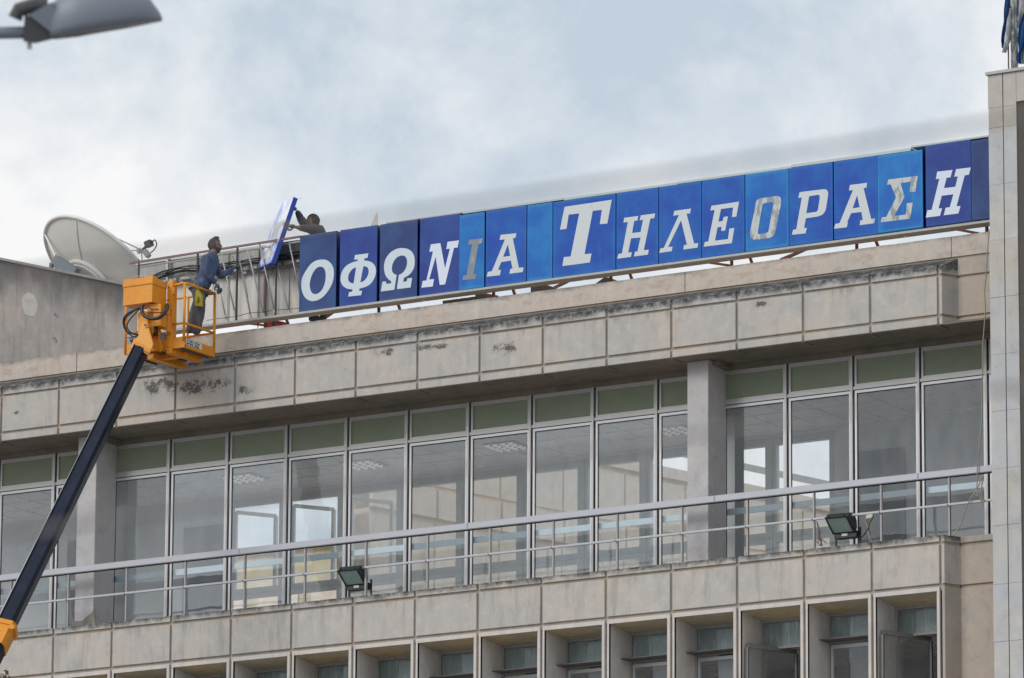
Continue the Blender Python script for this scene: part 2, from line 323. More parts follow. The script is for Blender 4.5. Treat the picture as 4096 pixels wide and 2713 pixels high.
# ------------------------------------------------------------------ mesh helpers
class MB:
    def __init__(s): s.v = []; s.f = []
    def quad(s, a, b, c, d):
        i = len(s.v); s.v += [tuple(a), tuple(b), tuple(c), tuple(d)]; s.f.append((i, i+1, i+2, i+3)); return s
    def box(s, x0, x1, y0, y1, z0, z1):
        i = len(s.v)
        s.v += [(x0,y0,z0),(x1,y0,z0),(x1,y1,z0),(x0,y1,z0),(x0,y0,z1),(x1,y0,z1),(x1,y1,z1),(x0,y1,z1)]
        s.f += [tuple(i+k for k in q) for q in ((0,3,2,1),(4,5,6,7),(0,1,5,4),(1,2,6,5),(2,3,7,6),(3,0,4,7))]; return s
    def chbox(s, x0, x1, y0, y1, z0, z1, c=.006):     # box whose front (-Y) edges are chamfered
        i = len(s.v)
        s.v += [(x0,y1,z0),(x1,y1,z0),(x1,y1,z1),(x0,y1,z1),(x0,y0+c,z0),(x1,y0+c,z0),(x1,y0+c,z1),(x0,y0+c,z1),
                (x0+c,y0,z0+c),(x1-c,y0,z0+c),(x1-c,y0,z1-c),(x0+c,y0,z1-c)]
        s.f += [tuple(i+k for k in q) for q in ((0,3,2,1),(0,1,5,4),(1,2,6,5),(2,3,7,6),(3,0,4,7),(4,5,9,8),(5,6,10,9),(6,7,11,10),(7,4,8,11),(8,9,10,11))]; return s
    def bar(s, p, q, w, h=None, up=(0, 0, 1)):
        p = Vector(p); q = Vector(q); h = h or w; d = (q-p).normalized(); up = Vector(up)
        if abs(d.dot(up)) > .97: up = Vector((0, 1, 0))
        a = d.cross(up).normalized(); b = a.cross(d)
        i = len(s.v)
        for o in (p, q):
            for sa, sb in ((-1,-1),(1,-1),(1,1),(-1,1)): s.v.append(tuple(o + a*sa*w/2 + b*sb*h/2))
        s.f += [tuple(i+k for k in t) for t in ((3,2,1,0),(4,5,6,7),(0,1,5,4),(1,2,6,5),(2,3,7,6),(3,0,4,7))]; return s
    def tube(s, pts, r, n=8, r1=None, cap=True):
        pts = [Vector(p) for p in pts]; rings = []
        a = None
        for k, p in enumerate(pts):
            d = (pts[min(k+1, len(pts)-1)] - pts[max(k-1, 0)]).normalized()
            if a is None:
                u = Vector((0, 0, 1)) if abs(d.z) < .9 else Vector((1, 0, 0)); a = d.cross(u).normalized()
            else: a = (a - d*a.dot(d)).normalized()
            b = d.cross(a); rr = r if r1 is None else r + (r1-r)*k/(len(pts)-1)
            i = len(s.v); rings.append(i)
            for j in range(n):
                t = 2*math.pi*j/n; s.v.append(tuple(p + a*math.cos(t)*rr + b*math.sin(t)*rr))
        for k in range(len(rings)-1):
            for j in range(n):
                s.f.append((rings[k]+j, rings[k]+(j+1)%n, rings[k+1]+(j+1)%n, rings[k+1]+j))
        if cap: s.f.append(tuple(rings[0]+j for j in range(n-1, -1, -1))); s.f.append(tuple(rings[-1]+j for j in range(n)))
        return s
    def prism(s, poly, d):                             # planar polygon (3-D points) extruded by vector d
        poly = [Vector(p) for p in poly]; d = Vector(d); i = len(s.v); n = len(poly)
        s.v += [tuple(p) for p in poly] + [tuple(p+d) for p in poly]
        s.f.append(tuple(range(i, i+n))); s.f.append(tuple(range(i+2*n-1, i+n-1, -1)))
        for k in range(n): s.f.append((i+(k+1)%n, i+k, i+n+k, i+n+(k+1)%n))
        return s
    def mesh(s, name, smooth=False):
        me = bpy.data.meshes.new(name); me.from_pydata(s.v, [], s.f); me.update()
        bm = bmesh.new(); bm.from_mesh(me)
        if smooth: bmesh.ops.remove_doubles(bm, verts=bm.verts, dist=1e-5)
        bmesh.ops.recalc_face_normals(bm, faces=bm.faces); bm.to_mesh(me); bm.free()
        if smooth: me.polygons.foreach_set('use_smooth', [True]*len(me.polygons))
        return me
    def obj(s, name, mat, parent=None, smooth=False, loc=None):
        return mkobj(name, s.mesh(name, smooth), mat, parent, loc)
def mkobj(name, me, mat, parent=None, loc=None):
    if mat is not None and not me.materials: me.materials.append(mat)
    o = bpy.data.objects.new(name, me); COL.objects.link(o)
    if parent is not None:
        o.parent = parent
        if loc is not None: o.location = loc
    elif loc is not None: o.location = loc
    return o
def tag(o, label=None, cat=None, group=None, kind=None):
    if label: o['label'] = label
    if cat: o['category'] = cat
    if group: o['group'] = group
    if kind: o['kind'] = kind
    return o
def thing(name, label, cat, group=None):               # Empty at the world origin of the thing's own coordinates
    o = bpy.data.objects.new(name, None); COL.objects.link(o); o.empty_display_size = .1
    return tag(o, label, cat, group)
def poly_mesh(name, outer, holes, y, th=0.0):
    loops = [[Vector((x, z, 0)) for x, z in lp] for lp in [outer]+holes]
    tris = tessellate_polygon(loops); flat = [p for lp in loops for p in lp]
    v = [(p.x, y, p.y) for p in flat]; f = [tuple(t) for t in tris]
    me = bpy.data.meshes.new(name); me.from_pydata(v, [], f); me.update(); return me
def uvbox(o, x0, x1, z0, z1):                          # panel-sized UVs for front faces
    me = o.data; uv = me.uv_layers.new(name='UV')
    for l in me.loops:
        c = me.vertices[l.vertex_index].co; uv.data[l.index].uv = ((c.x-x0)/(x1-x0), (c.z-z0)/(z1-z0))
def skin(name, verts, edges, radii, mat, parent=None, sub=2, root=0):
    me = bpy.data.meshes.new(name); me.from_pydata([tuple(v) for v in verts], edges, []); me.update()
    o = mkobj(name, me, mat, parent)
    md = o.modifiers.new('skin', 'SKIN'); md.use_smooth_shade = True
    sk = me.skin_vertices[0].data
    for i, r in enumerate(radii):
        sk[i].radius = (r, r) if isinstance(r, (int, float)) else r
        sk[i].use_root = (i == root)
    sb = o.modifiers.new('sub', 'SUBSURF'); sb.levels = sub; sb.render_levels = sub
    return o
def displace(o, scale=.12, amt=.02, kind='CLOUDS'):
    t = bpy.data.textures.new('folds', kind); t.noise_scale = scale
    d = o.modifiers.new('folds', 'DISPLACE'); d.texture = t; d.strength = amt; d.mid_level = .5; d.texture_coords = 'GLOBAL'

# ------------------------------------------------------------------ ground
g = MB().quad((-600,-600,0),(600,-600,0),(600,600,0),(-600,600,0)).obj('ground', M['bounce_ground']); tag(g, kind='structure')

# ------------------------------------------------------------------ main building
B = 1.2
bld = thing('office_building', 'long concrete office building with grooved fascia, recessed glass storey and deep set windows below', 'building')
def copyobj(o, loc, parent):
    c = o.copy(); COL.objects.link(c); c.parent = parent; c.location = loc; return c
# fascia: three courses of precast pieces in front of a recessed backing
K0, K1 = -3, 14
fp = fc = fb = None
for k in range(K0, K1+1):
    j = random.uniform(-.0015, .0015)
    x = k*B
    if fp is None:
        fp = MB().chbox(0, B-.045, 0, .05, 23.393, 24.0).obj('fascia_panel', M['fascia'], bld, loc=(x, j, 0))
        fb = MB().chbox(0, B-.045, 0, .05, 23.231, 23.345).obj('fascia_base_block', M['fascia'], bld, loc=(x, j, 0))
    else:
        copyobj(fp, (x, j, 0), bld); copyobj(fb, (x, j, 0), bld)
    # cap blocks: ragged chipped top edge, each its own mesh
    mb = MB(); n = 14; w = B-.045
    for i in range(n):
        x0, x1 = w*i/n, w*(i+1)/n
        za = 24.172 + .010*noise.noise(Vector((x+x0, 3, 0))*9); zb = 24.172 + .010*noise.noise(Vector((x+x1, 3, 0))*9)
        mb.quad((x0, 0, 24.045), (x1, 0, 24.045), (x1, 0, zb), (x0, 0, za)); mb.quad((x0, 0, za), (x1, 0, zb), (x1, .06, zb+.03), (x0, .06, za+.03))
    mb.quad((0, 0, 24.045), (0, 0, 24.172), (0, .06, 24.2), (0, .06, 24.045)); mb.quad((w, 0, 24.045), (w, 0, 24.172), (w, .06, 24.2), (w, .06, 24.045))
    mb.quad((0, 0, 24.045), (w, 0, 24.045), (w, .06, 24.045), (0, .06, 24.045))
    mb.obj('fascia_cap_block', M['cap'], bld, loc=(x, j, 0))
# rough sloping mortar on top of the fascia
mb = MB(); nx, ny = 420, 7; X0, X1 = K0*B, 18.05
def copz(x, t):
    q = noise.noise(Vector((x*4, t*2, 1)))*.012 + noise.noise(Vector((x*11, t*9, 5)))*.008 + noise.noise(Vector((x*30, t*22, 5)))*.006
    return 24.168 + .150*t + q*(1-t**3)
for i in range(nx):
    for j in range(ny):
        q = []
        for a, b in ((i, j), (i+1, j), (i+1, j+1), (i, j+1)):
            x = X0 + (X1-X0)*a/nx; t = b/ny; q.append((x, .012+.268*t, copz(x, t)))
        mb.quad(*q)
mb.obj('sloping_mortar', M['coping'], bld)
# end return of the fascia
def ret(z0, z1, m, name, top=None):
    mb = MB(); a, b = (18.0, .0), (18.045, .0); c = (18.185, .28)
    zt = z1 if top is None else top
    mb.quad((a[0], 0, z0), (b[0], 0, z0), (b[0], 0, z1), (a[0], 0, z1))
    mb.quad((b[0], 0, z0), (c[0], .28, z0), (c[0], .28, zt), (b[0], 0, z1))
    mb.quad((a[0], 0, z0), (a[0], 0, z1), (a[0], .05, z1), (a[0], .05, z0))
    mb.quad((a[0], 0, z0), (b[0], 0, z0), (c[0], .28, z0), (a[0], .28, z0))
    mb.quad((a[0], 0, z1), (b[0], 0, z1), (c[0], .28, zt), (a[0], .28, zt))
    return mb.obj(name, m, bld)
ret(23.231, 23.345, M['fascia'], 'corner_block'); ret(23.393, 24.0, M['fascia'], 'corner_block'); ret(24.045, 24.172, M['cap'], 'corner_block', 24.315)
# recessed backing behind the joints
MB().box(K0*B, 18.03, .032, .27, 23.24, 24.165).obj('joint_backing', M['groove'], bld)
mb = MB().quad((18.03, .032, 23.24), (18.17, .275, 23.24), (18.17, .275, 24.2), (18.03, .032, 24.17)); mb.obj('joint_backing', M['groove'], bld)
# recessed wall next to the tower, same courses
XR = 19.6
for z0, z1 in ((23.231, 23.345), (23.393, 24.0), (24.045, 24.312)):
    MB().chbox(18.17, XR, .28, .34, z0, z1).obj('recess_panel', M['recess'], bld)
MB().box(18.15, XR, .31, .9, 23.235, 24.33).obj('joint_backing', M['groove'], bld)
# upper parapet
prev = K0*B
for i, xe in enumerate([1.332, 13.270, 18.073, XR]):
    mb = MB(); n = max(6, int((xe-prev)*5))
    for q in range(n):
        xa = prev+.006+(xe-prev-.012)*q/n; xb = prev+.006+(xe-prev-.012)*(q+1)/n
        za = 24.688+.005*noise.noise(Vector((xa*3, 0, 0))); zb = 24.688+.005*noise.noise(Vector((xb*3, 0, 0)))
        mb.quad((xa, .28, 24.357), (xb, .28, 24.357), (xb, .28, zb), (xa, .28, za)); mb.quad((xa, .28, za), (xb, .28, zb), (xb, .46, zb), (xa, .46, za))
        mb.quad((xa, .28, 24.357), (xb, .28, 24.357), (xb, .32, 24.357), (xa, .32, 24.357)); mb.quad((xa, .46, 24.3), (xb, .46, 24.3), (xb, .46, zb), (xa, .46, za))
    mb.obj('parapet_section', M['parapet'], bld); prev = xe
MB().box(K0*B, XR, .305, .44, 24.2, 24.66).obj('joint_backing', M['groove'], bld)
# roof deck and soffit, beam over the windows
MB().box(K0*B, XR, .46, 4.6, 24.2, 24.42).obj('roof_deck', M['roofing'], bld)
for k in range(K0, K1+1):
    x = k*B
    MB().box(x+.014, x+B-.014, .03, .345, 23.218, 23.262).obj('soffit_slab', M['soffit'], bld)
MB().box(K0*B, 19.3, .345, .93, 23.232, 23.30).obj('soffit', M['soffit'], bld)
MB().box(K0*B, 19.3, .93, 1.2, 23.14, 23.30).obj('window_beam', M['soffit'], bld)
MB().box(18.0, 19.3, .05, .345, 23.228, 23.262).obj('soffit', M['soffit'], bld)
for xc in (13.255, 1.335, -10.6):
    mb = MB().chbox(xc, xc+.385, .38, .95, 19.6, 23.225, .008); mb.obj('column', M['column'], bld)
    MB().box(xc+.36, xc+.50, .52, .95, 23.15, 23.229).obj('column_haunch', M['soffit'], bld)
# broken render at the foot of the left column
mb = MB()
pts = [(1.291, 0.372, 20.119), (1.350, 0.372, 20.044), (1.505, 0.372, 20.042), (1.589, 0.372, 20.105), (1.686, 0.372, 20.155), (1.749, 0.372, 20.232), (1.767, 0.372, 19.972), (1.794, 0.372, 19.828), (1.284, 0.372, 19.849)]
mb.prism(pts, (0, .02, 0)); mb.obj('broken_render', M['brokenr'], bld)
# ledge and spandrel courses
sp = sc = None
for k in range(K0, K1+1):
    j = random.uniform(-.0015, .0015); x = k*B
    mb = MB(); n = 14; w = B-.045
    for i in range(n):
        x0, x1 = w*i/n, w*(i+1)/n
        za = 19.882 + .006*noise.noise(Vector((x+x0, 8, 0))*11) + .004*noise.noise(Vector((x+x0, 8, 0))*30); zb = 19.882 + .006*noise.noise(Vector((x+x1, 8, 0))*11) + .004*noise.noise(Vector((x+x1, 8, 0))*30)
        mb.quad((x0, 0, 19.786), (x1, 0, 19.786), (x1, 0, zb), (x0, 0, za)); mb.quad((x0, 0, za), (x1, 0, zb), (x1, .2, zb), (x0, .2, za))
    mb.quad((0, 0, 19.786), (0, 0, 19.88), (0, .06, 19.88), (0, .06, 19.786)); mb.quad((w, 0, 19.786), (w, 0, 19.88), (w, .06, 19.88), (w, .06, 19.786))
    mb.quad((0, 0, 19.786), (w, 0, 19.786), (w, .06, 19.786), (0, .06, 19.786))
    mb.obj('ledge_block', M['ledge'], bld, loc=(x, j, 0))
    if sp is None: sp = MB().chbox(0, B-.045, 0, .05, 19.125, 19.735).obj('spandrel_panel', M['ledgepanel'], bld, loc=(x, j, 0))
    else: copyobj(sp, (x, j, 0), bld)
MB().box(K0*B, 18.03, .032, .335, 19.02, 19.87).obj('joint_backing', M['groove'], bld)
MB().box(K0*B, 19.3, .34, 1.3, 19.5, 19.84).obj('balcony_slab', M['ledge'], bld)
ret(19.125, 19.735, M['ledgepanel'], 'corner_block'); ret(19.786, 19.882, M['ledge'], 'corner_block'); ret(14.0, 19.075, M['recess'], 'corner_block')
for z0, z1 in ((19.786, 19.882), (19.125, 19.735), (14.0, 19.075)):
    MB().chbox(18.17, XR, .28, .34, z0, z1).obj('recess_panel', M['recess'], bld)
MB().box(18.1, XR, .31, .62, 14.0, 19.875).obj('joint_backing', M['groove'], bld)
mb = MB().quad((18.03, .032, 19.02), (18.17, .275, 19.02), (18.17, .275, 19.87), (18.03, .032, 19.87)); mb.obj('joint_backing', M['groove'], bld)
# lower wall, out of view below
MB().box(K0*B, XR, .02, 1.2, 0, 14.0).obj('lower_wall', M['ledgepanel'], bld)

# ---- lower storey: deep precast window frames
ZO = 19.008
frame0 = None
def lower_window(k):
    x = k*B; xl, xr = x+.04, x+B-.045-.05
    parts = []
    mb = MB()
    mb.chbox(x, xl, 0, .05, 14.0, 19.075, .004); mb.chbox(xr, x+B-.045, 0, .05, 14.0, 19.075, .004); mb.box(xl, xr, 0.001, .05, ZO, 19.075)
    mb.obj('surround', M['jamb'], bld)
    MB().quad((xl, .0, 14), (xl, .66, 14), (xl, .66, ZO-.06), (xl, .0, ZO)).obj('jamb', M['jamb'], bld)
    MB().quad((xr, .0, 14), (xr, .66, 14), (xr, .66, ZO-.06), (xr, .0, ZO)).obj('jamb', M['jamb'], bld)
    MB().quad((xl, .0, ZO), (xr, .0, ZO), (xr, .70, ZO-.062), (xl, .70, ZO-.062)).obj('lintel_soffit', M['reveal'], bld)
    MB().box(x-.05, xl-.003, .051, .75, 14, 19.02).obj('pier', M['groove'], bld)
    # window
    w = thing('window', None, None); w.parent = bld; w.name = 'window'
    del_keys(w)
    zt = 18.950
    mb = MB(); mb.box(xl, xr, .65, .70, zt-.045, zt); mb.box(xl, xl+.04, .651, .70, 14.1, zt-.045); mb.box(xr-.04, xr, .651, .70, 14.1, zt-.045); mb.box(xl+.04, xr-.04, .652, .70, 18.475, 18.515)
    mb.obj('frame', M['frame_old'], w)
    mb = MB(); n = 26
    for i in range(n):
        xa = xl+.04+(xr-xl-.08)*i/n; xb = xl+.04+(xr-xl-.08)*(i+1)/n
        ya = .70+.006*math.sin(i*1.9+k); yb = .70+.006*math.sin((i+1)*1.9+k)
        mb.quad((xa, ya, 18.50), (xb, yb, 18.50), (xb, yb, 18.92), (xa, ya, 18.92))
    mb.obj('curtain', M['curtain'], w)
    MB().quad((xl+.04, .68, 18.515), (xr-.04, .68, 18.515), (xr-.04, .68, zt-.045), (xl+.04, .68, zt-.045)).obj('pane', M['glass_inner'], w)
    opened = k in (12, 14)
    if not opened:
        mb = MB(); mb.box(xl+.002, xr-.002, .36 if k != 14 else .5, .65, 18.490, 18.505); mb.obj('shelf', M['shelf'], w)
        mb = MB(); mb.box(xl+.05, xr-.05, .66, .70, 18.39, 18.445); mb.box(xl+.05, xl+.09, .661, .70, 14.1, 18.39); mb.box(xr-.09, xr-.05, .661, .70, 14.1, 18.39)
        mb.obj('sash', M['alu_bright'], w)
        MB().quad((xl+.09, .69, 14.2), (xr-.09, .69, 14.2), (xr-.09, .69, 18.39), (xl+.09, .69, 18.39)).obj('pane', M['glass'], w)
        # half drawn blind inside
        if k % 3 != 1: MB().box(xl+.36, xr-.02, .80, .81, 14.1, 18.5).obj('blind', M['blind'], w)
    else:
        p = Vector((xl+.05, .12, 0)); q = Vector((xl+.44, 1.0, 0)); d = (q-p).normalized(); zs = 18.47
        mb = MB()
        mb.bar(p+Vector((0, 0, zs)), q+Vector((0, 0, zs)), .05, .07); mb.bar(p+Vector((0, 0, 14.2)), p+Vector((0, 0, zs-.035)), .05, .05); mb.bar(q+Vector((0, 0, 14.2)), q+Vector((0, 0, zs-.035)), .05, .05)
        mb.obj('sash', M['sashdark'], w)
        a, b2 = p+d*.03, q-d*.03
        MB().quad((a.x, a.y, 14.2), (b2.x, b2.y, 14.2), (b2.x, b2.y, zs-.035), (a.x, a.y, zs-.035)).obj('pane', M['glass'], w)
    return w
def del_keys(o):
    for kk in ('label', 'category', 'group', 'kind'):
        if kk in o: del o[kk]
M['frame_old'] = simple('flaking painted window frame', (.34,.33,.31), .7, 0, .3, 30, bumpd=.004)
M['sashdark'] = simple('worn dark sash', (.24,.235,.235), .5, .3, .2, 14)
M['shelf'] = simple('corroded steel drip shelf', (.13,.12,.115), .6, .2, .3, 20)
M['blind'] = simple('pale indoor blind', (.30,.30,.30), .9)
for k in range(K0, K1+1): lower_window(k)
# rooms behind the lower windows
MB().box(K0*B, 19.3, 5.0, 5.1, 14, 19.3).obj('inner_wall', M['inwall'], bld)
MB().box(K0*B, 19.3, .76, 5.0, 18.96, 19.3).obj('floor_slab', M['ceiling'], bld)
MB().box(K0*B, 19.3, .76, 5.0, 13.9, 14.0).obj('floor_slab', M['ceiling'], bld)
mb = MB()
for i in range(40): mb.box(K0*B+i*.6, K0*B+i*.6+.02, .8, 5, 18.945, 18.958)
for i in range(7): mb.box(K0*B, 19.2, .9+i*.6, .92+i*.6, 18.943, 18.957)
tag(mb.obj('ceiling_rails', M['tilejoint'], bld), kind='stuff')

# ---- glazed storey
WS = 1.192; WX = 2.805
def glazing(j):
    x = WX + WS*j; xn = x+WS
    w = thing('window', None, None); del_keys(w); w.parent = bld
    mb = MB()                                                     # mullion: face, cheek, dark slot, outer frame
    mb.box(x, x+.037, .93, 1.01, 19.84, 23.14); mb.obj('mullion', M['alu'], w)
    MB().box(x+.037, x+.066, .965, 1.01, 19.84, 23.13).obj('gasket', M['gasket'], w)
    mb = MB()
    mb.box(x+.037, xn, .945, 1.01, 22.582, 22.632)                # transom
    mb.obj('transom', M['alu'], w)
    a, b = x+.066, xn-.004
    mb = MB(); y = .955
    mb.box(a, b, y, 1.0, 23.098, 23.138); mb.box(a, b, y, 1.0, 22.634, 22.672); mb.box(a, a+.035, y+.001, 1.0, 22.672, 23.098); mb.box(b-.035, b, y+.001, 1.0, 22.672, 23.098)
    mb.box(a+.02, b-.02, .962, 1.0, 23.075, 23.097)
    mb.obj('transom_frame', M['alu'], w)
    MB().box(a+.033, b-.033, .985, .995, 22.67, 23.10).obj('infill_panel', M['paint_green'], w)
    mb = MB(); mb.box(a, b, y, 1.0, 22.525, 22.568); mb.box(a, a+.036, y+.001, 1.0, 19.84, 22.525); mb.box(b-.034, b, y+.001, 1.0, 19.84, 22.525)
    mb.obj('sash', M['alu_bright'], w)
    mb = MB(); mb.box(a+.036, a+.042, .975, .99, 19.84, 22.52); mb.box(a+.036, b-.036, .975, .99, 22.516, 22.523); mb.box(a, b, .958, .99, 22.570, 22.580); mb.obj('seal', M['gasket'], w)
    tl = random.uniform(-.003, .003)
    MB().quad((a+.03, .985+tl, 19.84), (b-.03, .985-tl, 19.84), (b-.03, .985-tl*.3, 22.53), (a+.03, .985+tl*.6, 22.53)).obj('pane', M['glass'], w)
    MB().box(x+.045, xn, 1.03, 1.06, 20.795, 20.895).obj('safety_bar', M['bluebar'], w)
for j in range(-5, 14):
    x = WX+WS*j
    if x > 18.6: continue
    glazing(j)
# rooms: ceiling, floor, back wall with inner windows
ZC = 22.75; YB = 4.0
MB().box(K0*B, 19.3, 1.02, YB+.3, ZC, 23.15).obj('room_ceiling', M['ceiling'], bld)
MB().box(K0*B, 19.3, 1.3, YB+.3, 19.5, 19.84).obj('room_floor', M['inwall'], bld)
mb = MB()
for i in range(38): mb.box(K0*B+i*.6, K0*B+i*.6+.012, 1.05, YB, ZC-.012, ZC-.002)
for i in range(5): mb.box(K0*B, 19.2, 1.35+i*.6, 1.362+i*.6, ZC-.013, ZC-.003)
tag(mb.obj('ceiling_rails', M['tilejoint'], bld), kind='stuff')
XA, XB = 1.95, 13.98
MB().box(K0*B, XA, YB, YB+.2, 19.84, ZC).obj('room_wall', M['inwall'], bld)
MB().box(XB, 19.3, YB, YB+.2, 19.84, ZC).obj('room_wall', M['inwall'], bld)
MB().box(XA, XB, YB, YB+.2, 22.70, ZC).obj('room_wall', M['inwall'], bld)
for xx in (XA-.35, 9.2, 13.98): pass
for x0, x1 in ((14.44, 15.29), (1.08, 1.93), (-1.4, -.6)):
    MB().box(x0, x1, YB-.03, YB-.002, 19.84, 22.28).obj('inner_door', M['indoor'], bld)
    MB().box(x0-.05, x0-.003, YB-.035, YB-.001, 19.84, 22.33).obj('door_frame', M['inwall'], bld)
n = 10; wi = (XB-XA)/n
for i in range(n):
    x = XA+wi*i
    w = thing('inner_window', None, None); del_keys(w); w.parent = bld
    mb = MB()
    mb.box(x, x+.10, YB, YB+.12, 19.84, 22.70); mb.box(x+wi-.10, x+wi, YB, YB+.12, 19.84, 22.70)
    mb.box(x+.10, x+wi-.10, YB+.001, YB+.12, 22.57, 22.70); mb.box(x+.10, x+wi-.10, YB+.001, YB+.12, 20.93, 21.10)
    mb.box(x+.15, x+wi-.15, YB-.02, YB, 22.60, 22.62); mb.box(x+.02, x+.04, YB-.015, YB, 19.9, 22.69); mb.box(x+.02, x+wi-.02, YB-.018, YB, 21.0, 21.02)
    mb.obj('frame', M['inframe'], w)
    MB().quad((x+.10, YB+.06, 19.84), (x+wi-.10, YB+.06, 19.84), (x+wi-.10, YB+.06, 22.57), (x+.10, YB+.06, 22.57)).obj('pane', M['glass_inner'], w)
# partition piers seen through the first panes right of each column
MB().box(13.2, 13.5, 1.5, 1.8, 19.84, ZC).obj('inner_pier', M['inwall'], bld)
MB().box(1.3, 1.6, 1.5, 1.8, 19.84, ZC).obj('inner_pier', M['inwall'], bld)
# louvred ceiling lights
def ceil_light(p, label):
    t = thing('ceiling_light', label, 'ceiling light', 'louvred lights in the office ceiling')
    x, y = p[0], p[1]
    mb = MB(); mb.box(x-.31, x+.31, y-.31, y+.31, ZC-.012, ZC-.003); mb.obj('tray', M['ltray'], t)
    for i in range(4):
        for j2 in range(2):
            cx = x-.30+.15*i; cy = y-.28+.29*j2
            mb = MB()
            for dy in (0, .13):
                mb.quad((cx, cy+dy, ZC-.022), (cx+.13, cy+dy, ZC-.022), (cx+.10, cy+dy+.012, ZC-.075), (cx+.085, cy+dy+.012, ZC-.075))
            mb.obj('louvre_blade', M['louver'], t)
ceil_light((3.241, 2.661, 22.750), 'louvred ceiling light seen through the second pane right of the left column')
ceil_light((5.635, 2.705, 22.750), 'louvred ceiling light seen behind the dark reflection of the lift boom')
ceil_light((8.526, 2.612, 22.750), 'brightest and widest louvred ceiling light, in the middle of the glass storey')
ceil_light((11.632, 2.888, 22.750), 'faint louvred ceiling light just left of the right column')

# courtyard wing seen through both rows of glass
wing = thing('courtyard_wing', 'cream grooved courtyard wing seen through the glass storey', 'building')
pa = Vector((4.896, 12.825, 24.700)); pb = Vector((5.730, 16.072, 24.700)); dv = (pb-pa).normalized(); nv = Vector((dv.y, -dv.x, 0))
p0 = pa - dv*6.5; p1 = pa + dv*16
def wingbox(a, b, z0, z1, out, m, name):
    q0 = p0+dv*a; q1 = p0+dv*b; mb = MB()
    mb.prism([(q0.x+nv.x*out, q0.y+nv.y*out, z0), (q1.x+nv.x*out, q1.y+nv.y*out, z0), (q1.x+nv.x*out, q1.y+nv.y*out, z1), (q0.x+nv.x*out, q0.y+nv.y*out, z1)], -nv*(out+.5))
    return mb.obj(name, m, wing)
LL = (p1-p0).length
wingbox(0, LL, 0, 24.5, 0, M['wing'], 'wall')
wingbox(0, LL, 24.5, 24.7, .12, M['wing'], 'coping')
for i in range(int(LL/1.6)):
    wingbox(i*1.6, i*1.6+1.55, 23.5, 24.42, .06, M['wing'], 'wall_panel'); wingbox(i*1.6, i*1.6+1.55, 22.9, 23.42, .10, M['wing'], 'wall_panel'); wingbox(i*1.6, i*1.6+1.55, 21.4, 22.8, .03, M['wing'], 'wall_panel')
mb = MB(); q0 = p0+Vector((0, 0, .32))+nv*.1; q1 = p1+Vector((0, 0, .32))+nv*.1; mb.bar(q0, q1, .12, .10)
for i in range(12): q = q0.lerp(q1, i/11); mb.bar(q, q-Vector((0, 0, .35)), .05)
mb.obj('roof_rail', M['galv'], wing)

rear = thing('rear_building', 'yellowish low building seen through the left part of the glass storey', 'building')
MB().box(-9, 2.2, 14, 18, 0, 23.95).obj('wall', M['wing_yellow'], rear)
MB().box(-9.1, 2.3, 13.9, 18, 23.955, 24.08).obj('roof_edge', M['wing'], rear)
for i in range(9): MB().box(-8.8+i*1.2, -7.9+i*1.2, 13.97, 13.995, 22.2, 23.3).obj('wall_panel', M['wing'], rear)
for i in range(3):                                   # outward casements standing open behind the left inner windows
    x = XA+wi*i+.12; mb = MB()
    mb.bar((x, YB+.13, 22.50), (x+.42, YB+.75, 22.50), .05, .06); mb.bar((x, YB+.13, 21.1), (x+.42, YB+.75, 21.1), .05, .06); mb.bar((x+.42, YB+.75, 21.1), (x+.42, YB+.75, 22.5), .06)
    mb.bar((x, YB+.13, 21.1), (x, YB+.13, 22.5), .05); mb.obj('open_casement', M['inframe_pale'], bld)
# ------------------------------------------------------------------ balcony railing
rl = thing('balcony_railing', 'grey steel balcony railing with deep top rail along the ledge', 'railing')
RX0, RX1 = -4.0, 19.3
xs = [RX0, 4.9, 9.35, 13.95, 17.58, RX1]
for a, b in zip(xs[:-1], xs[1:]):
    mb = MB().chbox(a+.001, b-.001, .03, .13, 20.802, 20.912, .012); mb.obj('top_rail', M['rail'], rl)
    MB().box(a, b, .045, .12, 20.796, 20.801).obj('rail_shadow_gap', M['gasket'], rl)
for a, b in ((RX0, 6.2), (6.2, 13.9), (13.9, RX1)):
    MB().chbox(a+.001, b-.001, .028, .058, 20.34, 20.378, .006).obj('mid_rail', M['rail'], rl)
for i in range(-6, 13):
    x = 3.785+WS*i
    if x < RX0+.1: continue
    MB().box(x, x+.026, .059, .107, 19.87, 20.80).obj('post', M['post'], rl)
    MB().tube([(x+.005, .026, 20.355), (x+.005, .03, 20.355)], .011, 8).obj('bolt', M['darksteel'], rl)

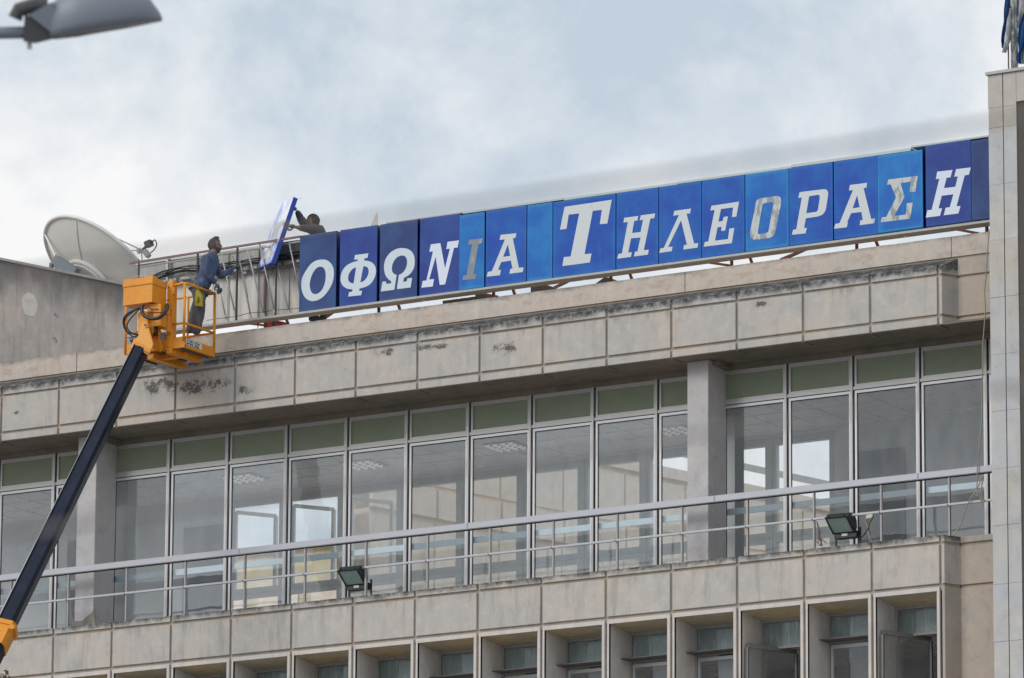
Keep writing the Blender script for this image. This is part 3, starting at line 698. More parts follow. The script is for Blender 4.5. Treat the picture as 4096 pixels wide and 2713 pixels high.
# ------------------------------------------------------------------ rooftop sign
sign = thing('rooftop_sign', 'long blue rooftop sign of Greek letters on a steel frame, its left end stripped open', 'sign')
YS = .5
panels = [  # x0, x1, zb, zt, dy, panel material, letter material, outer, holes, side gap
 (5.702, 6.437, 24.935, 26.252, 0, 'blue_slate', 'let_pale', 'dark slate blue panel with an omicron at the open left end of the sign',
  [(5.749,25.369),(5.750,25.443),(5.761,25.510),(5.782,25.550),(5.810,25.594),(5.845,25.642),(5.880,25.685),(5.929,25.733),(5.979,25.764),(6.036,25.782),(6.093,25.790),(6.143,25.789),(6.196,25.782),(6.244,25.767),(6.287,25.744),(6.323,25.712),(6.355,25.674),(6.377,25.634),(6.391,25.596),(6.397,25.539),(6.397,25.478),(6.385,25.405),(6.362,25.340),(6.330,25.289),(6.295,25.241),(6.260,25.201),(6.211,25.157),(6.161,25.126),(6.111,25.105),(6.061,25.094),(6.019,25.091),(5.976,25.093),(5.933,25.103),(5.889,25.123),(5.853,25.149),(5.819,25.185),(5.794,25.222),(5.775,25.263),(5.758,25.318)],
  [[(5.918,25.386),(5.923,25.435),(5.936,25.485),(5.951,25.524),(5.971,25.560),(5.996,25.599),(6.027,25.635),(6.060,25.657),(6.095,25.668),(6.131,25.667),(6.167,25.657),(6.193,25.638),(6.213,25.608),(6.227,25.578),(6.233,25.544),(6.237,25.503),(6.234,25.454),(6.227,25.399),(6.210,25.346),(6.190,25.302),(6.166,25.267),(6.138,25.240),(6.105,25.219),(6.067,25.207),(6.031,25.205),(5.999,25.214),(5.973,25.232),(5.951,25.256),(5.935,25.292),(5.924,25.334)]]),
 (6.507, 7.246, 24.925, 26.252, 0, 'blue_new', 'let_pale', 'deep blue sign panel with the letter phi',
  [(6.813,25.786),(7.078,25.783),(7.062,25.708),(7.002,25.706),(6.996,25.668),(7.047,25.660),(7.096,25.645),(7.145,25.620),(7.185,25.586),(7.214,25.547),(7.228,25.503),(7.233,25.460),(7.227,25.408),(7.206,25.349),(7.173,25.299),(7.130,25.257),(7.082,25.230),(7.031,25.215),(6.970,25.205),(6.910,25.201),(6.906,25.159),(6.961,25.158),(6.945,25.082),(6.686,25.089),(6.705,25.163),(6.763,25.162),(6.773,25.203),(6.722,25.211),(6.673,25.224),(6.627,25.247),(6.584,25.279),(6.553,25.319),(6.534,25.371),(6.531,25.423),(6.541,25.489),(6.567,25.547),(6.606,25.594),(6.661,25.632),(6.709,25.651),(6.760,25.664),(6.811,25.673),(6.864,25.676),(6.870,25.704),(6.799,25.707)],
  [[(6.839,25.572),(6.797,25.564),(6.762,25.549),(6.729,25.520),(6.705,25.488),(6.690,25.458),(6.682,25.420),(6.684,25.384),(6.696,25.352),(6.721,25.326),(6.754,25.311),(6.792,25.300)], [(6.982,25.574),(7.026,25.565),(7.060,25.546),(7.082,25.514),(7.089,25.477),(7.085,25.440),(7.070,25.401),(7.051,25.371),(7.025,25.342),(6.997,25.320),(6.964,25.309),(6.926,25.306)]]),
 (7.298, 8.036, 24.925, 26.250, 0, 'blue_slate', 'let_pale', 'slate blue sign panel with the letter omega',
  [(7.332,25.100),(7.362,25.263),(7.437,25.258),(7.432,25.218),(7.529,25.215),(7.537,25.249),(7.486,25.285),(7.441,25.333),(7.408,25.394),(7.392,25.465),(7.388,25.541),(7.407,25.619),(7.439,25.676),(7.481,25.720),(7.530,25.756),(7.584,25.779),(7.647,25.794),(7.709,25.797),(7.771,25.789),(7.833,25.773),(7.888,25.747),(7.933,25.709),(7.966,25.662),(7.987,25.606),(7.993,25.534),(7.988,25.469),(7.972,25.413),(7.943,25.367),(7.903,25.331),(7.859,25.306),(7.785,25.280),(7.766,25.215),(7.840,25.213),(7.852,25.263),(7.944,25.261),(7.916,25.100),(7.648,25.104),(7.685,25.343),(7.727,25.354),(7.764,25.373),(7.798,25.406),(7.822,25.444),(7.839,25.494),(7.844,25.541),(7.838,25.589),(7.818,25.628),(7.790,25.653),(7.755,25.666),(7.710,25.667),(7.668,25.657),(7.629,25.636),(7.597,25.607),(7.572,25.573),(7.555,25.536),(7.546,25.494),(7.544,25.451),(7.554,25.411),(7.577,25.380),(7.607,25.359),(7.640,25.347),(7.598,25.099)], []),
 (8.090, 8.876, 24.928, 26.250, -.01, 'blue_new', 'let_new', 'deep blue sign panel with a fresh white nu',
  [(8.133,25.069),(8.159,25.182),(8.231,25.180),(8.354,25.661),(8.282,25.663),(8.310,25.785),(8.496,25.784),(8.592,25.346),(8.682,25.667),(8.613,25.669),(8.636,25.789),(8.858,25.788),(8.834,25.670),(8.763,25.670),(8.597,25.072),(8.491,25.074),(8.407,25.564),(8.285,25.191),(8.379,25.188),(8.356,25.064)], []),
 (8.876, 9.359, 24.932, 26.205, -.03, 'blue_pale', 'let_bad', 'narrow bleached sign panel with a peeled grey iota',
  [(9.067,25.769),(9.332,25.760),(9.313,25.677),(9.252,25.678),(9.158,25.174),(9.215,25.171),(9.196,25.090),(8.941,25.099),(8.960,25.176),(9.024,25.175),(9.124,25.682),(9.048,25.685)], []),
 (9.374, 10.156, 24.932, 26.222, -.012, 'blue_old', 'let_old', 'faded blue sign panel with an alpha beside the peeled iota',
  [(9.663,25.782),(9.967,25.773),(9.951,25.697),(9.900,25.697),(10.020,25.182),(10.112,25.180),(10.093,25.103),(9.838,25.104),(9.855,25.181),(9.899,25.186),(9.866,25.323),(9.679,25.319),(9.619,25.194),(9.675,25.191),(9.658,25.101),(9.400,25.106),(9.424,25.183),(9.502,25.190),(9.749,25.696),(9.646,25.698)], [[(9.805,25.604),(9.851,25.406),(9.717,25.402)]]),
 (10.166, 10.650, 24.932, 26.218, -.006, 'blue_pale', None, 'blank faded blue panel between the two words', [], []),
 (10.658, 11.842, 24.935, 26.214, 0, 'blue_old', 'let_old', 'wide faded panel with the tall capital tau',
  [(10.879,26.109),(11.774,26.117),(11.692,25.728),(11.549,25.735),(11.588,25.970),(11.416,25.974),(11.263,25.266),(11.395,25.261),(11.364,25.116),(10.843,25.116),(10.871,25.264),(10.999,25.259),(11.159,25.963),(10.959,25.967),(10.919,25.733),(10.794,25.735)], []),
 (11.856, 12.645, 24.940, 26.216, 0, 'blue_old', 'let_old', 'faded panel with an eta after the tall tau',
  [(12.009,25.784),(12.276,25.783),(12.257,25.711),(12.197,25.708),(12.158,25.512),(12.317,25.509),(12.364,25.709),(12.300,25.706),(12.323,25.788),(12.591,25.786),(12.572,25.710),(12.501,25.713),(12.379,25.199),(12.471,25.195),(12.455,25.116),(12.194,25.116),(12.213,25.192),(12.260,25.193),(12.317,25.418),(12.139,25.425),(12.087,25.196),(12.154,25.191),(12.137,25.116),(11.878,25.116),(11.904,25.193),(11.968,25.194),(12.079,25.706),(11.995,25.707)], []),
 (12.656, 13.443, 24.940, 26.218, 0, 'blue_old', 'let_old', 'faded panel with the letter lambda',
  [(12.946,25.785),(13.257,25.784),(13.241,25.706),(13.175,25.710),(13.316,25.196),(13.393,25.193),(13.379,25.121),(13.116,25.121),(13.128,25.193),(13.182,25.193),(13.073,25.611),(12.833,25.197),(12.916,25.192),(12.899,25.120),(12.668,25.118),(12.687,25.190),(12.751,25.191),(13.033,25.706),(12.927,25.707)], []),
 (13.452, 14.244, 24.942, 26.220, 0, 'blue_old', 'let_old', 'faded panel with the letter epsilon',
  [(13.637,25.783),(14.147,25.789),(14.095,25.548),(14.014,25.548),(14.037,25.706),(13.813,25.709),(13.766,25.505),(13.843,25.506),(13.862,25.570),(13.941,25.571),(13.890,25.342),(13.815,25.345),(13.824,25.413),(13.749,25.412),(13.702,25.197),(13.941,25.194),(13.967,25.365),(14.058,25.364),(14.011,25.118),(13.492,25.122),(13.515,25.199),(13.578,25.198),(13.696,25.707),(13.616,25.706)], []),
 (14.256, 15.051, 24.945, 26.224, 0, 'blue_pale', 'let_half', 'bleached panel with a half peeled square omicron',
  [(14.496,25.785),(14.542,25.796),(14.832,25.796),(14.867,25.789),(14.895,25.771),(14.911,25.746),(14.915,25.708),(14.908,25.625),(14.807,25.199),(14.791,25.164),(14.761,25.136),(14.714,25.121),(14.471,25.119),(14.425,25.125),(14.390,25.141),(14.360,25.170),(14.346,25.209),(14.351,25.276),(14.454,25.734),(14.470,25.768)],
  [[(14.600,25.705),(14.739,25.709),(14.760,25.700),(14.769,25.680),(14.767,25.632),(14.685,25.239),(14.671,25.220),(14.645,25.211),(14.518,25.203),(14.499,25.212),(14.490,25.232),(14.495,25.279),(14.570,25.667),(14.579,25.693)]]),
 (15.057, 15.851, 24.945, 26.228, 0, 'blue_old', 'let_old', 'faded panel with the letter rho',
  [(15.255,25.807),(15.693,25.801),(15.732,25.792),(15.758,25.770),(15.771,25.737),(15.770,25.690),(15.735,25.494),(15.717,25.437),(15.686,25.401),(15.644,25.378),(15.587,25.366),(15.365,25.363),(15.333,25.207),(15.383,25.203),(15.359,25.116),(15.109,25.123),(15.135,25.203),(15.190,25.203),(15.294,25.714),(15.229,25.715)],
  [[(15.427,25.717),(15.583,25.723),(15.609,25.713),(15.620,25.688),(15.617,25.650),(15.585,25.477),(15.569,25.453),(15.543,25.445),(15.374,25.445)]]),
 (15.869, 16.664, 24.948, 26.230, 0, 'blue_old', 'let_old', 'faded panel with an alpha next to the sigma',
  [(16.165,25.810),(16.475,25.806),(16.461,25.728),(16.410,25.728),(16.543,25.206),(16.615,25.207),(16.593,25.130),(16.336,25.131),(16.349,25.207),(16.393,25.208),(16.368,25.345),(16.183,25.345),(16.112,25.205),(16.125,25.206),(16.104,25.124),(15.873,25.129),(15.897,25.203),(15.975,25.210),(16.219,25.721),(16.146,25.721)], [[(16.293,25.625),(16.338,25.424),(16.211,25.421)]]),
 (16.674, 17.480, 24.948, 26.218, -.03, 'blue_pale', 'let_half', 'bleached panel with a stained sigma',
  [(16.871,25.804),(17.396,25.796),(17.350,25.544),(17.246,25.553),(17.268,25.718),(17.089,25.717),(17.156,25.487),(16.977,25.198),(17.174,25.192),(17.196,25.376),(17.303,25.372),(17.255,25.117),(16.727,25.123),(16.751,25.202),(16.828,25.200),(17.005,25.494),(16.914,25.716),(16.845,25.720)], []),
 (17.513, 18.324, 24.955, 26.282, 0, 'blue_new', 'let_new', 'deep blue panel with a fresh white eta near the tower',
  [(17.726,25.830),(17.997,25.824),(17.960,25.707),(17.890,25.710),(17.843,25.547),(18.044,25.545),(18.089,25.707),(18.026,25.710),(18.060,25.827),(18.320,25.824),(18.285,25.708),(18.211,25.709),(18.062,25.225),(18.132,25.222),(18.093,25.105),(17.833,25.108),(17.869,25.226),(17.942,25.226),(18.008,25.426),(17.801,25.429),(17.743,25.230),(17.806,25.224),(17.767,25.107),(17.516,25.109),(17.546,25.225),(17.621,25.224),(17.763,25.711),(17.700,25.711)], []),
 (18.329, 19.4, 24.955, 26.250, -.012, 'blue_slate', None, 'plain dark blue panel at the right end beside the tower', [], []),
]
for (x0, x1, zb, zt, dy, pm, lm, lab, outer, holes) in panels:
    o = MB().chbox(x0, x1, YS+dy, YS+.14, zb, zt, .008).obj('sign_panel', M[pm], sign); o['label'] = lab
    uvbox(o, x0, x1, zb, zt)
    o.data.materials.append(M['blue_side'])
    for p in o.data.polygons:
        if abs(p.normal.x) > .9: p.material_index = 1
    if lm:
        me = poly_mesh('letter', outer, holes, YS+dy-.003); mkobj('letter', me, M[lm], o)
# bottom tray, split in lengths
for a, b in ((2.2, 6.9), (6.9, 8.07), (8.07, 11.15), (11.15, 12.75), (12.75, 15.25), (15.25, 17.05), (17.05, 19.5)):
    MB().box(a+.002, b-.002, YS-.02, YS+.015, 24.894, 24.932).obj('tray_lip', M['lip'], sign)
    MB().quad((a+.003, YS+.0, 24.893), (b-.003, YS+.0, 24.893), (b-.003, YS+.24, 24.897), (a+.003, YS+.24, 24.897)).obj('tray_floor', M['traytan'], sign)
# top cover strips
for a, b, z0, z1 in ((7.4, 8.9, 26.258, 26.275), (8.9, 10.85, 26.24, 26.27), (10.85, 13.0, 26.225, 26.262), (13.0, 15.1, 26.232, 26.268), (15.1, 17.25, 26.24, 26.285), (17.25, 19.4, 26.288, 26.315)):
    MB().box(a, b-.006, YS+.02, YS+.4, z0, z1).obj('top_cover', M['cover'], sign)
# backing sheet with standing seams, open at the left
mb = MB()
xa, xb = 2.155, 19.4; n = 60
for i in range(n):
    x0 = xa+(xb-xa)*i/n; x1 = xa+(xb-xa)*(i+1)/n; y0 = .88+.012*math.sin(i*2.1); y1 = .88+.012*math.sin((i+1)*2.1)
    mb.quad((x0, y0, 24.965), (x1, y1, 24.965), (x1, y1, 26.265), (x0, y0, 26.265))
mb.obj('backing_sheet', M['backsheet'], sign)
for xx in [xa+.62*i for i in range(1, 12)]:
    MB().box(xx, xx+.012, .845, .868, 24.965, 26.255).obj('sheet_seam', M['backsheet'], sign)
xa = 2.114
# top rails
MB().bar((2.242, .5, 26.19), (5.72, .5, 26.235), .03, .035).obj('top_rail', M['rustrail'], sign)
MB().bar((2.296, .62, 26.135), (5.72, .62, 26.185), .025, .025).obj('top_rail', M['galv'], sign)
MB().bar((2.128, .85, 26.255), (5.72, .85, 26.27), .03, .03).obj('top_rail', M['galv'], sign)
for (x, y, xb2, yb2) in ((120,290,120,500), (918,165,912,420), (1455,90,1440,1095), (1980,330,1965,1025)):
    p = (2.233, 0.500, 26.602)
for p, q, w in (((2.425, 0.500, 26.234), (2.442, 0.500, 25.411), .022), ((3.639, 0.500, 26.218), (3.646, 0.500, 24.977), .028), ((4.448, 0.500, 26.217), (4.446, 0.500, 24.930), .028), ((5.240, 0.500, 26.224), (5.238, 0.500, 24.933), .024)):
    MB().bar(p, q, w).obj('upright', M['darksteel'], sign)
MB().bar((2.806, 0.800, 26.304), (2.826, 0.800, 25.104), .04, .03).obj('upright', M['galv'], sign)
MB().bar((4.791, 0.840, 25.811), (4.794, 0.840, 25.016), .035).obj('upright', M['rustrail'], sign)
# slanting lamp tubes with their holders
for a, b in (((1240,200),(1420,1000)), ((1465,190),(1640,1070)), ((1590,140),(1815,1045)), ((1755,60),(1960,1020)), ((2150,20),(2295,800)), ((1980,300),(2155,1000)), ((1180,400),(1300,1060))):
    pass
TUBES = (((4.086, 0.560, 26.132), (4.386, 0.560, 25.058)), ((4.425, 0.560, 26.104), (4.712, 0.560, 24.944)), ((4.612, 0.560, 26.146), (4.975, 0.560, 24.946)), ((4.857, 0.560, 26.219), (5.188, 0.560, 24.979)), ((5.446, 0.560, 26.199), (5.700, 0.560, 25.225)), ((5.180, 0.600, 25.856), (5.453, 0.600, 24.956)), ((3.993, 0.600, 25.689), (4.172, 0.600, 25.013)))
for p, q in TUBES:
    MB().tube([p, q], .0135, 8).obj('lamp_tube', M['tube'], sign, smooth=True)
    pv, qv = Vector(p), Vector(q)
    MB().tube([qv-(qv-pv).normalized()*.07, qv], .021, 8).obj('tube_cap', M['galv'], sign)
# row of lamp holders on a sooty batten
x = 2.30; i = 0
MB().bar((2.193, .82, 25.81), (5.72, .82, 25.85), .03, .04).obj('batten', M['ballast'], sign)
zb = lambda x: 25.825+(x-2.3)*.0105
while x < 5.7:
    w = random.choice((.13, .16, .10)); MB().chbox(x, x+w, .72, .80, zb(x), zb(x)+.055, .01).obj('lamp_holder', M['ballast'], sign)
    if i % 2 == 0: MB().tube([(x+w+.03, .70, zb(x)+.02), (x+w+.03, .78, zb(x)+.02)], .016, 8).obj('lamp_holder', M['cream'], sign)
    x += w+.06+random.random()*.05; i += 1
# tangled wiring
def wire(pts, r, name, mat, parent, smooth=True):
    out = []
    P = [Vector(p) for p in pts]
    for i in range(len(P)-1):
        a, b, c, d = P[max(i-1, 0)], P[i], P[i+1], P[min(i+2, len(P)-1)]
        for t in range(6):
            u = t/6; out.append(.5*((2*b)+(c-a)*u+(2*a-5*b+4*c-d)*u*u+(3*b-a-3*c+d)*u**3))
    out.append(P[-1])
    return MB().tube(out, r, 6).obj(name, mat, parent, smooth=True)
for q in range(9):
    pts = []; zz = 25.965+random.uniform(-.05, .06)
    for i in range(22):
        x = 2.197+(5.70-2.197)*i/21
        hump = .06*math.exp(-((x-3.1)/.35)**2) - .10*math.exp(-((x-2.35)/.2)**2)
        pts.append((x, .78-.02*random.random(), zz+hump+.018*noise.noise(Vector((x*2.5, q, 0)))+.012*noise.noise(Vector((x*7, q*3, 0)))+(x-2.3)*.012))
    wire(pts, .006 if q < 6 else .011, 'wiring', M['cable'], sign)
for q in range(16):
    x = random.uniform(2.5, 5.6); z0 = zb(x)+random.uniform(0, .3); L = random.choice((.25, .4, .7))
    pts = [(x, .7, z0)]
    for i in range(4): pts.append((x+random.uniform(-.07, .09), .68, z0-L*(i+1)/4))
    wire(pts, .0035, 'wiring', M['cable'], sign)
wire([(3.815, 0.550, 25.019), (4.206, 0.550, 25.025), (4.416, 0.550, 25.020), (4.684, 0.550, 25.047), (4.953, 0.550, 25.035), (5.191, 0.550, 25.040), (5.429, 0.550, 25.025), (5.673, 0.550, 25.016)], .005, 'wiring', M['cable'], sign)
# rusty legs and braces under the tray
def leg(p, q, w=.045, m='rust'): MB().bar(p, q, w).obj('strut', M[m], sign)
for fr in (((7.071, 0.850, 24.968), (7.074, 0.850, 24.794)), ((11.555, 0.850, 24.948), (11.555, 0.850, 24.799)), ((13.812, 0.850, 24.954), (13.812, 0.850, 24.807)), ((16.095, 0.850, 25.008), (16.093, 0.850, 24.796)), ((18.412, 0.850, 24.982), (18.409, 0.850, 24.773)), ((9.314, 0.850, 24.949), (9.315, 0.850, 24.804)), ((4.803, 0.850, 24.966), (4.803, 0.850, 24.825)), ((4.968, 0.850, 24.947), (4.970, 0.850, 24.832))):
    leg(fr[0], fr[1], .04, 'rust' if fr[0][0] > 8 else 'darksteel')
for fr in (((7.370, 0.950, 25.019), (7.320, 1.150, 24.870)), ((6.151, 0.950, 25.007), (5.579, 1.500, 25.052)), ((9.625, 0.950, 24.965), (9.516, 1.200, 24.924)), ((10.672, 0.950, 24.971), (9.914, 1.700, 25.085)), ((11.844, 0.950, 24.992), (11.752, 1.200, 24.927)), ((12.915, 1.600, 25.166), (13.756, 0.900, 24.862)), ((14.079, 0.950, 25.006), (13.998, 1.200, 24.921)), ((15.078, 0.950, 24.970), (14.249, 1.700, 25.070)),
           ((16.352, 0.950, 25.045), (16.301, 1.200, 24.916)), ((15.182, 0.950, 24.998), (14.272, 1.700, 25.063)), ((17.352, 1.700, 25.212), (18.294, 0.900, 24.833)), ((5.152, 0.950, 24.985), (5.048, 1.200, 24.919)), ((4.014, 1.600, 25.148), (4.765, 0.950, 24.901)), ((8.615, 1.500, 25.131), (9.323, 0.950, 24.872))):
    leg(fr[0], fr[1], .04)
MB().tube([(4.753, 0.700, 24.814), (4.752, 0.700, 24.878), (4.774, 0.700, 24.907), (4.841, 0.700, 24.909)], .008, 6).obj('strut', M['darksteel'], sign)

tag(MB().prism([(6.670, 1.200, 26.459), (6.798, 1.200, 26.454), (6.790, 1.200, 26.678), (6.738, 1.200, 26.604)], (0, .012, 0)).obj('metal_offcut', M['galv']), 'small grey triangular metal plate poking up behind the phi panel', 'metal plate')

# blocks and a basin on the roof behind the parapet
def block(name, pts, d, label, cat, m='rubble'):
    o = MB().prism(pts, d).obj(name, M[m]); tag(o, label, cat); return o
bt = thing('block_row', 'row of grey hollow blocks on the roof under the nu and iota panels', 'concrete blocks')
for a, b in ((180,262), (266,352), (358,440), (446,522)):
    p = [(v/1.0) for v in (a, b)]
for x0, x1 in ((8.255, 8.404), (8.411, 8.571), (8.582, 8.733), (8.744, 8.888)):
    MB().chbox(x0, x1-.01, .95, 1.3, 24.42, 24.93, .01).obj('block', M['rubble'], bt)
block('mortar_lump', [(8.878, 0.980, 24.816), (8.876, 0.980, 24.978), (9.009, 0.980, 24.958), (9.194, 0.980, 24.890), (9.204, 0.980, 24.779)], (0, .4, 0), 'tan sloping mortar lump right of the hollow block row', 'mortar lump')
block('broken_block', [(9.950, 0.980, 24.805), (9.949, 0.980, 24.969), (10.109, 0.980, 24.979), (10.273, 0.980, 24.963), (10.346, 0.980, 24.935), (10.446, 0.980, 24.875), (10.456, 0.980, 24.762)], (0, .4, 0), 'broken grey block on the roof under the blank blue panel', 'concrete block')
block('stone_lump', [(11.189, 0.980, 24.805), (11.197, 0.980, 24.887), (11.341, 0.980, 24.965), (11.422, 0.980, 24.959), (11.530, 0.980, 24.916), (11.540, 0.980, 24.779)], (0, .4, 0), 'tan stone lump behind a rusty leg under the tall tau', 'stone')
bs = MB(); c = Vector((4.904, 1.000, 24.876))
bs.tube([c+Vector((0, 0, -.16)), c+Vector((0, 0, .05)), c+Vector((0, 0, .055))], .16, 18, .20); o = bs.obj('basin', M['redplastic'], smooth=False); tag(o, 'red plastic basin on the parapet under the open end of the sign', 'basin')

# ------------------------------------------------------------------ penthouse wall and dish
M['patchpale'] = concrete('pale filler patch', (.84,.76,.69), (.76,.71,.67), DARK, 0, False, .2)
pw = thing('penthouse_block', 'bare grey rendered rooftop block at the left edge with a round patch', 'building')
a = Vector((-1.467, 1.818, 27.000)); b = Vector((-0.683, 4.458, 27.000)); d = (b-a).normalized(); nn = Vector((d.y, -d.x, 0)); a2 = a-d*4; b2 = b+d*.45
MB().prism([(a2.x, a2.y, 24.4), (b2.x, b2.y, 24.4), (b2.x, b2.y, 26.955), (a2.x, a2.y, 26.955)], -nn*6).obj('wall', M['penthouse'], pw)
L = (b2-a2).length; n = 5
for i in range(n):
    q0 = a2+d*(L*i/n+.004); q1 = a2+d*(L*(i+1)/n-.004)
    MB().prism([(q0.x+nn.x*.05, q0.y+nn.y*.05, 26.957), (q1.x+nn.x*.05, q1.y+nn.y*.05, 26.957), (q1.x+nn.x*.05, q1.y+nn.y*.05, 27.0), (q0.x+nn.x*.05, q0.y+nn.y*.05, 27.0)], -nn*.5).obj('coping_slab', M['marble'], pw)
def onwall(t, z): q = a+d*t; return Vector((q.x+nn.x*.004, q.y+nn.y*.004, z))
def wall_pt(P3, off=.004):   # drop a point onto the wall plane horizontally
    v = Vector(P3); t = (v-a).dot(nn); v = v-nn*(t-off); return v
WC = Vector((-1.065, 2.400, 26.272))
mb = MB(); cpt = wall_pt(WC); ring = []
for i in range(28):
    th = 2*math.pi*i/28; rr = .19*(1+.22*noise.noise(Vector((math.cos(th)*2, math.sin(th)*2, 4))))
    ring.append(tuple(cpt + d*math.cos(th)*rr*.95 + Vector((0, 0, math.sin(th)*rr*1.15))))
mb.v = ring; mb.f = [tuple(range(28))]; mb.obj('round_patch', M['patchpale'], pw)
M['bluefill'] = simple('blue grey filler', (.30,.34,.40), .9)
for P3 in ((-0.728, 2.900, 26.600), (-0.576, 2.900, 26.564), (-0.722, 2.900, 26.188), (-0.573, 2.900, 26.159), (-0.715, 2.900, 25.744), (-0.566, 2.900, 25.704)):
    cpt = wall_pt(P3); ring = [tuple(cpt + d*math.cos(t)*.028*random.uniform(.6, 1.2) + Vector((0, 0, math.sin(t)*.034*random.uniform(.6, 1.2)))) for t in [2*math.pi*i/10 for i in range(10)]]
    mb = MB(); mb.v = ring; mb.f = [tuple(range(10))]; mb.obj('filled_hole', M['bluefill'], pw)

dish = thing('satellite_dish', 'large off-white satellite dish behind the grey rooftop block, seen from the back', 'satellite dish')
DC = Vector((-1.534, 5.000, 27.457)); RD = 1.27
r2, u2, fw = _r2, _u2, _fw
nrm = (math.sin(R(60))*(r2*.66+u2*.75) + fw*math.cos(R(60))).normalized()
e1 = (r2*.75 - u2*.66); e1 = (e1 - nrm*e1.dot(nrm)).normalized(); e2 = nrm.cross(e1)
def dpt(rr, th, off=0): return DC + e1*math.cos(th)*rr + e2*math.sin(th)*rr + nrm*(-.34*(1-(rr/RD)**2) + off)
mb = MB(); nr, na = 12, 64
for i in range(nr):
    for j in range(na):
        t0, t1 = 2*math.pi*j/na, 2*math.pi*(j+1)/na; mb.quad(dpt(RD*i/nr, t0), dpt(RD*(i+1)/nr, t0), dpt(RD*(i+1)/nr, t1), dpt(RD*i/nr, t1))
ds = mb.obj('reflector', M['dish'], dish, smooth=True)
mb = MB(); mb.tube([dpt(RD*1.0, 2*math.pi*j/64, -.01) for j in range(65)], .035, 8, cap=False); mb.obj('rim', M['dishrim'], dish, smooth=True)
_th = max((2*math.pi*q/360 for q in range(360)), key=lambda t: (dpt(RD, t)-DC).dot(u2)-.15*abs((dpt(RD, t)-DC).dot(r2)))
for kk in range(4):
    th = _th+math.pi/2*kk+.1; mb = MB(); pts = [dpt(RD*t, th, -.012) for t in (.35, .5, .65, .8, .95)]
    mb.tube(pts, .009, 6); mb.obj('rib', M['dish'], dish, smooth=True)
mb = MB(); mb.tube([dpt(.48, 2*math.pi*j/40, -.05) for j in range(41)], .05, 8, cap=False); mb.obj('hub_ring', M['dishrim'], dish, smooth=True)
mb = MB(); mb.tube([DC-nrm*.36, DC-nrm*.42], .46, 32); mb.obj('hub', M['dish'], dish)
fp_ = Vector((-1.080, 5.600, 27.896))
for th in (.3, 2.4, 4.5): MB().tube([dpt(RD*.98, th), fp_], .012, 6).obj('feed_strut', M['galv'], dish)
MB().tube([fp_, fp_+(DC+nrm*.2-fp_)*.12], .05, 10).obj('feed_horn', M['galv'], dish)
MB().tube([(-1.093, 5.600, 27.873), (-0.969, 5.600, 27.953), (-0.845, 5.600, 28.022)], .028, 8).obj('feed_arm', M['black'], dish)
MB().bar((-0.984, 5.600, 27.979), (-0.859, 5.600, 28.011), .12, .10).obj('feed_box', M['black'], dish)
MB().bar((-0.940, 5.500, 27.846), (-0.853, 5.500, 27.729), .10, .08).obj('feed_box', M['ltray'], dish)
wire([(-0.845, 5.600, 28.022), (-0.790, 5.600, 28.050), (-0.751, 5.600, 27.963), (-0.800, 5.600, 27.874), (-0.896, 5.600, 27.814)], .011, 'feed_cable', M['cable'], dish)
M['mount'] = simple('blue grey mount steel', (.16,.20,.23), .5, .2)
MB().bar((-1.981, 4.200, 27.532), (-1.511, 4.200, 27.229), .15, .17).obj('mount_beam', M['mount'], dish)
MB().bar((-2.064, 4.200, 27.483), (-2.073, 4.200, 27.319), .05, .08).obj('mount_beam', M['mount'], dish)
MB().tube([(-2.538, 4.600, 28.193), (-2.040, 4.300, 27.595)], .02, 6).obj('mount_strut', M['dishrim'], dish)
MB().tube([DC-nrm*.4, (DC.x, DC.y, 24.4)], .14, 12).obj('mount_mast', M['mount'], dish)
MB().box(DC.x-1, DC.x+1, DC.y-.3, DC.y+2, 24.3, 24.42).obj('mount_base', M['rubble'], dish)

# ------------------------------------------------------------------ stone clad tower
tw = thing('clad_tower', 'pale stone clad tower at the right edge with a thin cap slab', 'tower')
TY = -.4; tx0, tx1, tx2 = 19.09, 19.345, 19.575
MB().box(tx0+.02, 22.0, TY+.02, 5, 0, 27.0).obj('tower_core', M['joint'], tw)
zs = [27.0, 26.468, 26.147, 25.234, 24.350, 23.437, 22.535, 21.641, 20.739, 19.849, 18.935, 18.044, 16.6, 15.6, 14.6]
for i in range(len(zs)-1):
    j = random.uniform(-.004, .004); dx = -.006*max(0, min(1, (25.9-zs[i])/2)) + random.uniform(-.004, .004)
    MB().chbox(tx0+dx, tx1-.008, TY+j, TY+.04, zs[i+1]+.0015, zs[i]-.0015, .002).obj('cladding_slab', M['marble'] if i % 4 in (0, 1) else M['marble_cool'], tw)
    MB().chbox(tx1+.008, tx2, TY+j*.5, TY+.04, zs[i+1]+.0015, zs[i]-.0015, .002).obj('cladding_slab', M['marble'] if i % 4 in (0, 1) else M['marble_cool'], tw)
    if i >= 1: MB().chbox(tx2+.014, tx2+1.2, TY+.05, TY+.16, zs[i+1]+.0015, zs[i]-.0015, .002).obj('cladding_slab', M['marble'] if i % 4 in (0, 1) else M['marble_cool'], tw)
MB().chbox(tx2+.004, tx2+1.2, TY-.002, TY+.04, zs[1]+.05, 27.0, .004).obj('cladding_slab', M['marble'], tw)
MB().box(tx0-.03, 22.1, TY-.04, 5, 27.005, 27.05).obj('cap_slab', M['marble'], tw)
for i in range(5): MB().chbox(tx0+.02, 22, TY+.02, TY+.03, 0, 14.6, .002) if i == 9 else None

